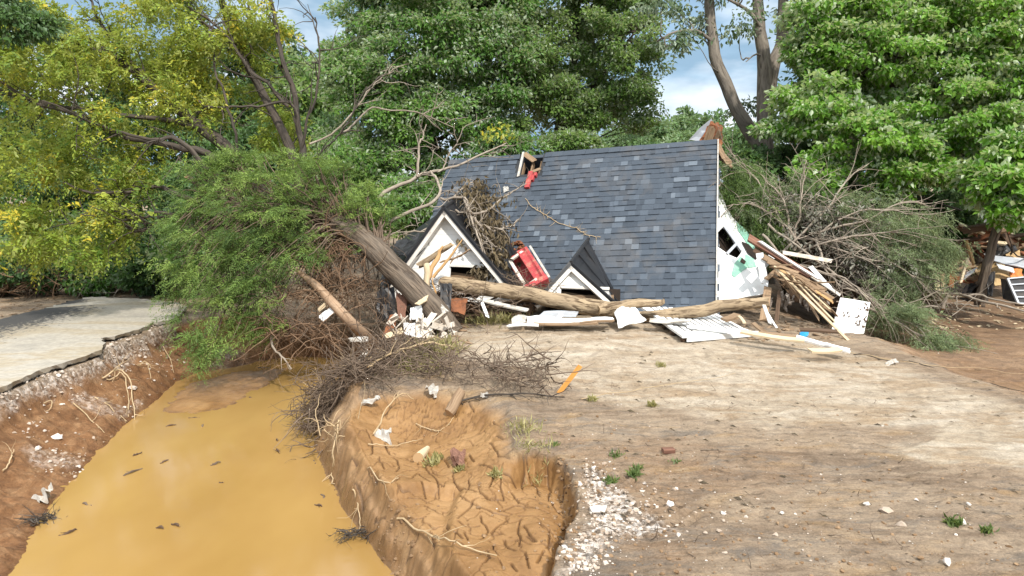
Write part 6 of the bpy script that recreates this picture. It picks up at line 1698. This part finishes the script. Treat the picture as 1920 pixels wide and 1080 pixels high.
# orange stake
mb = MB()
a_ = GT(1044, 737, -.05); b_ = P(1088, 686, np.dot(a_ - CAM, _f) + .05)
board(mb, a_, b_, .075, .03, (0, -1, .3), .02, 3); mb.build('survey_stake', M['stake'], None, label='orange wooden stake leaning out of the sand beside the brush', cat='stake')
# litter things
def scrap(name, label, cat, px, py, w, h, m_, lift=.03, amp=.08, seed=1, rag=.07):
    q = GT(px, py, lift); s = np.linalg.norm(q - CAM) / FPX
    w, h = w * .85, h * .8
    dx, dy = np.array([w * s / 2, .2 * w * s * rng.normal(), .15 * w * s * rng.normal()]), np.array([0, h * s * .9, h * s * .25])
    mb = MB(); warped(mb, q - dx - dy, q + dx - dy, q + dx + dy, q - dx + dy, 10, 8, amp * 1.6, .006, 4, seed, ragged=rag)
    mb.build(name, M[m_], None, label=label, cat=cat)
scrap('crumpled_sheet', 'crumpled white plastic on the mud just below the brush heap', 'litter', 718, 823, 36, 20, 'white_dirty', .05, .10, 3)
scrap('crumpled_sheet', 'white crumpled scrap on top of the brush heap', 'litter', 810, 745, 26, 15, 'white_dirty', .12, .08, 4)
scrap('crumpled_sheet', 'tiny white scrap at the right end of the brush heap', 'litter', 908, 749, 16, 8, 'white_dirty', .06, .04, 5)
scrap('crumpled_sheet', 'torn white strip lying in the brush heap', 'litter', 695, 766, 40, 8, 'white_dirty', .12, .05, 6)
scrap('white_wedge', 'bent white pipe end on the left bank at the water edge', 'litter', 80, 941, 30, 14, 'white_dirty', .06, .10, 7)
scrap('white_scrap', 'flat pale scrap lying on the brown soil right of the mound', 'litter', 1672, 683, 22, 7, 'white_dirty', .03, .03, 8)
mb = MB()
q = GT(1253, 850, .03); d = np.array([.075, .01, 0])
board(mb, q - d, q + d, .10, .05, (0, 0, 1)); mb.build('brick', M['beam_red'], None, label='dark red brown brick lying alone on the sandy ground', cat='brick')
mb = MB()
a_, b_ = GT(842, 782, .06), GT(866, 752, .14)
tube(mb, curve([a_, b_], 8, .004), [.085, .09, .08], 9, True, .5, .08, .02); mb.build('wood_chunk', M['lumber'], None, True, label='short split log piece standing out at the edge of the brush', cat='log')
mb = MB(); a_, b_ = GT(784, 866, .05), GT(802, 848, .06); tube(mb, [a_, (a_ + b_) / 2, b_], [.075, .06, .035], 10, True, .5, .04); mb.build('wood_chunk', M['lumber_pale'], None, True, label='short pale sawn log end lying on the cracked mud', cat='log')
mb = MB(); warped(mb, GT(848, 880, .06), GT(868, 880, .06), GT(864, 862, .16), GT(850, 862, .14), 5, 5, .12, .03, 2, 9, ragged=.2); mb.build('bark_scrap', M['beam_red'], None, label='reddish bark scrap half sunk in the cracked mud', cat='bark')
# loose roots and branches lying around
def lone(name, label, pts, r, m_, cat, n=16, amp=.015, subs=5, sl=.25):
    mb = MB(); c = curve(pts, n, amp)
    tube(mb, c, [r, r * .5], 6)
    for k in range(subs):
        i = rng.integers(2, n - 1); twig(mb, c[i], nrm(c[i] - c[i - 1]) + rng.normal(size=3) * .6, sl * (.5 + rng.random()), r * .45, 6, .6, .2, 4)
    mb.build(name, M[m_], None, True, label=label, cat=cat)
g = lambda x, y, z=.03: GT(x, y, z)
lone('pale_root', 'long pale forked root on the face of the mud shelf', [g(745, 980), g(800, 1012, .05), g(850, 1030, .05), g(930, 1052)], .014, 'root_pale', 'root', 20, .02, 9)
lone('pale_root', 'thin pale root hanging down the mud shelf face', [g(662, 930, .05), g(672, 965, .05), g(678, 1000, .04)], .011, 'root_pale', 'root')
lone('pale_root', 'pale root dangling near the first scarp bulge', [g(636, 800, .1), g(628, 850, .1), g(622, 900, .04), g(632, 920)], .014, 'root_pale', 'root', 16, .03, 8)
lone('pale_root', 'pale wavy root lying on the upper mud shelf', [g(690, 888), g(712, 905), g(735, 908), g(746, 900)], .010, 'root_pale', 'root')
lone('pale_root', 'looped pale root rising from the brush onto the mud', [g(700, 822, .05), g(728, 790, .2), g(752, 768, .25), g(776, 762, .1)], .013, 'root_pale', 'root')
lone('pale_root', 'pale root stretched below the crumpled plastic', [g(690, 838), g(740, 842, .04), g(790, 826)], .010, 'root_pale', 'root')
lone('pale_root', 'pale root crossing the mud right of the split log', [g(780, 800), g(820, 812), g(850, 790)], .009, 'root_pale', 'root')
lone('bank_root', 'long arched pale root standing on the stony left bank', [g(192, 714, .05), g(226, 718, .25), g(246, 744, .25), g(252, 792, .02)], .018, 'root_pale', 'root', 18, .02, 6, .4)
lone('bank_root', 'second arched root beside the long one on the left bank', [g(200, 716, .05), g(232, 724, .2), g(240, 752, .2), g(244, 796, .02)], .015, 'root_pale', 'root', 18, .02, 5, .4)
lone('bank_root', 'thin root slanting down to the foot of the arched roots', [g(178, 750), g(205, 768, .05), g(236, 792)], .012, 'root_pale', 'root')
lone('bank_root', 'bent root on the shaded bank under the road edge', [g(258, 690, .05), g(276, 694, .15), g(284, 724, .02)], .012, 'root_pale', 'root')
lone('bank_root', 'straight thin stick high on the bank below the gravel', [g(306, 658, .1), g(318, 680, .1), g(326, 702)], .010, 'root_pale', 'root', 10, .01, 2)
lone('bank_root', 'long straight root slanting down the middle of the left bank', [g(138, 762, .05), g(170, 792, .05), g(196, 818)], .012, 'root_pale', 'root', 12, .01, 3)
lone('bank_root', 'small curled root on the upper left bank', [g(82, 762, .04), g(98, 762, .1), g(94, 776, .06), g(84, 776)], .010, 'root_pale', 'root', 12, .005, 0)
lone('bank_root', 'pale root at the extreme left of the bank', [g(6, 890, .05), g(22, 870, .1), g(26, 850, .05)], .012, 'root_pale', 'root')
lone('bank_stick', 'pale stick at the water end of the shaded bank', [g(360, 697, .05), g(378, 692, .06), g(392, 691, .05)], .014, 'root_pale', 'stick', 8, .005, 0)
lone('fallen_branch', 'curved grey branch reaching to the water below the cedar', [P(508, 628, 15.6), P(514, 655, 15.2), P(534, 676, 15), P(548, 690, 14.8)], .028, 'bare', 'branch')
lone('fallen_branch', 'long pale branch across the top of the brush heap', [g(690, 715, .25), g(740, 700, .35), g(800, 678, .35), g(850, 672, .2)], .024, 'root_pale', 'branch', 16, .02, 8, .5)
lone('fallen_branch', 'crooked square cut branch standing over the brush heap', [g(700, 690, .1), P(712, 676, 14.2), P(734, 668, 14.2), g(734, 690, .1)], .024, 'lumber_pale', 'branch', 10, .005, 0)
lone('fallen_branch', 'long dark stick lying in the brush toward the stake', [g(840, 770, .05), g(900, 752, .08), g(990, 746, .06), g(1060, 752, .05)], .020, 'bark_dark', 'branch', 16, .01, 12, .5)
lone('fallen_branch', 'thin pale vine lying across the soil at the right', [g(1600, 668), g(1700, 682), g(1800, 705), g(1925, 742)], .011, 'bark_dark', 'vine', 26, .02, 2)
lone('fallen_branch', 'pale thin vine on the brown soil near the right edge', [g(1560, 650), g(1640, 676), g(1760, 688), g(1925, 704)], .008, 'root_pale', 'vine', 26, .02, 0)
lone('fallen_branch', 'thin straw coloured vine across the middle sand', [g(1090, 752), g(1180, 738), g(1280, 722), g(1380, 705)], .006, 'root_pale', 'vine', 20, .015, 0)
# floating bits in the water
st = [(250, 885, 26, -.9), (330, 985, 20, .3), (128, 998, 22, -.6), (164, 945, 18, .2), (523, 846, 22, .8), (308, 866, 12, -.8), (404, 870, 14, -.5), (520, 825, 10, .9), (598, 948, 18, .3), (604, 930, 12, .8), (365, 783, 20, -.2), (320, 798, 14, -.4), (495, 690, 24, .05), (300, 990, 14, .2), (258, 852, 12, -.9), (590, 866, 12, .9), (415, 905, 8, .2), (470, 745, 8, .4), (380, 798, 10, 1.2)]
for i, (px, py, l_, an) in enumerate(st):
    q = G(px, py, ZW + .004); s = np.linalg.norm(q - CAM) / FPX
    d = np.array([math.cos(an), -math.sin(an) * 1.6, 0]) * l_ * s / 2
    mb = MB()
    tube(mb, curve([q - d, q + d], 7, .012), [.010, .018, .007], 5, True, .3, .2)
    if i % 2 == 0:
        twig(mb, q, rng.normal(size=3) * np.array([1, 1, .05]), l_ * s * .5, .008, 5, .4, 0, 4)
    mb.build('floating_stick', M['lumber_dark'] if i % 3 else M['twig'], None, label='small dark stick floating on the muddy yellow water', cat='stick', group='sticks floating in the muddy water')
brush('floating_clump', 'dark twig clump caught at the foot of the mud shelf', 'brush', [[G(655, 1005, ZW + .02), G(690, 1002, ZW + .04)]], 40, 'bark_dark', .1, .35, .008, .05, .08)
brush('floating_clump', 'twig clump at the left water edge below the white pipe', 'brush', [[GT(52, 985, .03), GT(98, 980, .03)]], 40, 'bark_dark', .1, .35, .008, .05, .06)
# loose stones
def stones(label, boxes, n, r0, r1, spread_poly=None, name='gravel'):
    mb = MB()
    pts = []
    for k in range(n):
        b = boxes[rng.integers(0, len(boxes))]
        x = b[0] + rng.normal() * b[2]; y = b[1] + rng.normal() * b[3]
        pts.append(G(x, y, b[4] if len(b) > 4 else 0))
    pts = np.array(pts); pts[:, 2] = hgt(pts[:, 0], pts[:, 1])
    for q in pts:
        r = r0 + (r1 - r0) * rng.random() ** 3
        rock(mb, q + np.array([0, 0, r * .15]), r, .6, np.clip(rng.normal() * .25 + .62, 0, 1))
    mb.build(name, M['stone'], None, kind='stuff', label=label, cat='stones')
stones('pale broken stones spilling along the pit rim', [(1120, 900, 16, 22), (1140, 950, 26, 22), (1120, 1000, 24, 22), (1180, 960, 34, 26), (1100, 1060, 24, 16), (1260, 965, 80, 40), (1105, 920, 10, 30), (1085, 1040, 20, 20)], 760, .006, .034)
stones('pale stones washed out on the left bank', [(105, 830, 34, 18, -.6), (60, 790, 30, 16, -.4), (225, 745, 26, 18, -.7), (315, 705, 20, 12, -.8), (130, 860, 30, 14, -.7)], 280, .006, .045)
stones('crushed stone base showing under the broken road edge', [(250, 638, 30, 5, -.02), (215, 654, 20, 6, -.03), (300, 618, 22, 4, -.02), (60, 712, 26, 5, -.05), (110, 702, 26, 4, -.05), (10, 738, 20, 5, -.05)], 520, .010, .05)
stones('small pebbles scattered over the sandy ground', [(1300, 950, 260, 90), (1500, 860, 300, 90), (1200, 800, 200, 80), (1650, 1000, 200, 60), (1760, 600, 120, 40, -.4)], 420, .005, .020)
for i, (px, py, r) in enumerate([(1256, 948, .05), (1625, 947, .045), (1690, 985, .06), (1805, 985, .055), (1775, 1055, .05), (1815, 948, .03), (1718, 939, .03), (1120, 957, .09), (1355, 966, .035), (1466, 965, .03), (250, 728, .09), (108, 822, .10), (70, 843, .07), (1660, 960, .08)]):
    q = GT(px, py, .01); mb = MB(); rock(mb, q, r, .6, .95 if i not in (2, 13) else .45)
    mb.build('stone', M['stone'], None, label=['white stone beside the cleat tracks', 'pale stone at the start of the right group of rubble', 'brown grey stone right of the pale rubble', 'white stone next to the green weed at the right', 'white stone at the lower right edge of the ground', 'flat white pebble in the far right ground', 'small white pebble above the right rubble', 'largest pale stone on the pit rim gravel', 'small white pebble below the cleat tracks', 'white pebble in line right of the other cleat track pebble', 'large rounded stone beside the arched roots', 'largest flat stone in the left bank stones', 'flat stone below the left bank stones', 'brown flat stone among the right rubble'][i], cat='stone')
# flecks of dark leaf litter on the sand
mb = MB()
n = 420
pts = np.array([G(1000 + 920 * rng.random(), 640 + 330 * rng.random() ** 1.2, 0) for k in range(n)])
pts[:, 2] = hgt(pts[:, 0], pts[:, 1]) + .006
an = -.5 + rng.normal(size=n) * .4
leaves(mb, pts, np.stack([np.cos(an), np.sin(an), np.zeros(n)], 1), np.tile([0, 0, 1.], (n, 1)) + rng.normal(size=(n, 3)) * .3, .04 + .10 * rng.random(n) ** 2, .28, rng.random(n) * .4)
mb.build('leaf_litter', M['dead_leaf'], None, kind='stuff', label='scattered brown leaf flecks on the pale sand', cat='leaves')

stones_m = M['stone']; M['stone'] = M['clod']
stones('crumbled brown soil clods over the near ground', [(1300, 980, 300, 70), (1600, 940, 260, 80), (1150, 860, 120, 60), (1500, 1040, 300, 30)], 900, .006, .030)
M['stone'] = stones_m
mb = MB()
for k in range(380):
    q = [GT(1060 + rng.normal() * 12, 860 + 200 * rng.random()), G(690 + 60 * rng.random() + 40 * rng.random(), 1000 + 70 * rng.random(), -.8), G(60 + 240 * rng.random(), 690 + 160 * rng.random(), -.4)][k % 3]
    q[2] = hz(q[0], q[1])
    rock(mb, q, .008 + .03 * rng.random() ** 3, .7, .05)
mb.build('soil_clods', M['clod'], None, kind='stuff', label='brown soil clods crumbled from the cut banks', cat='soil clods')

brush('twig_litter', 'thin twigs and straw scattered over the sandy ground', 'twigs', [[GT(1080, 700, .01), GT(1300, 740, .01), GT(1600, 760, .01), GT(1880, 800, .01)], [GT(1100, 830, .01), GT(1350, 880, .01), GT(1650, 900, .01), GT(1900, 960, .01)], [GT(1120, 1000, .01), GT(1400, 1020, .01), GT(1800, 1050, .01)]], 130, 'twig', .08, .35, .004, .45, .0, .4, .5, 1, 'stuff', .0)
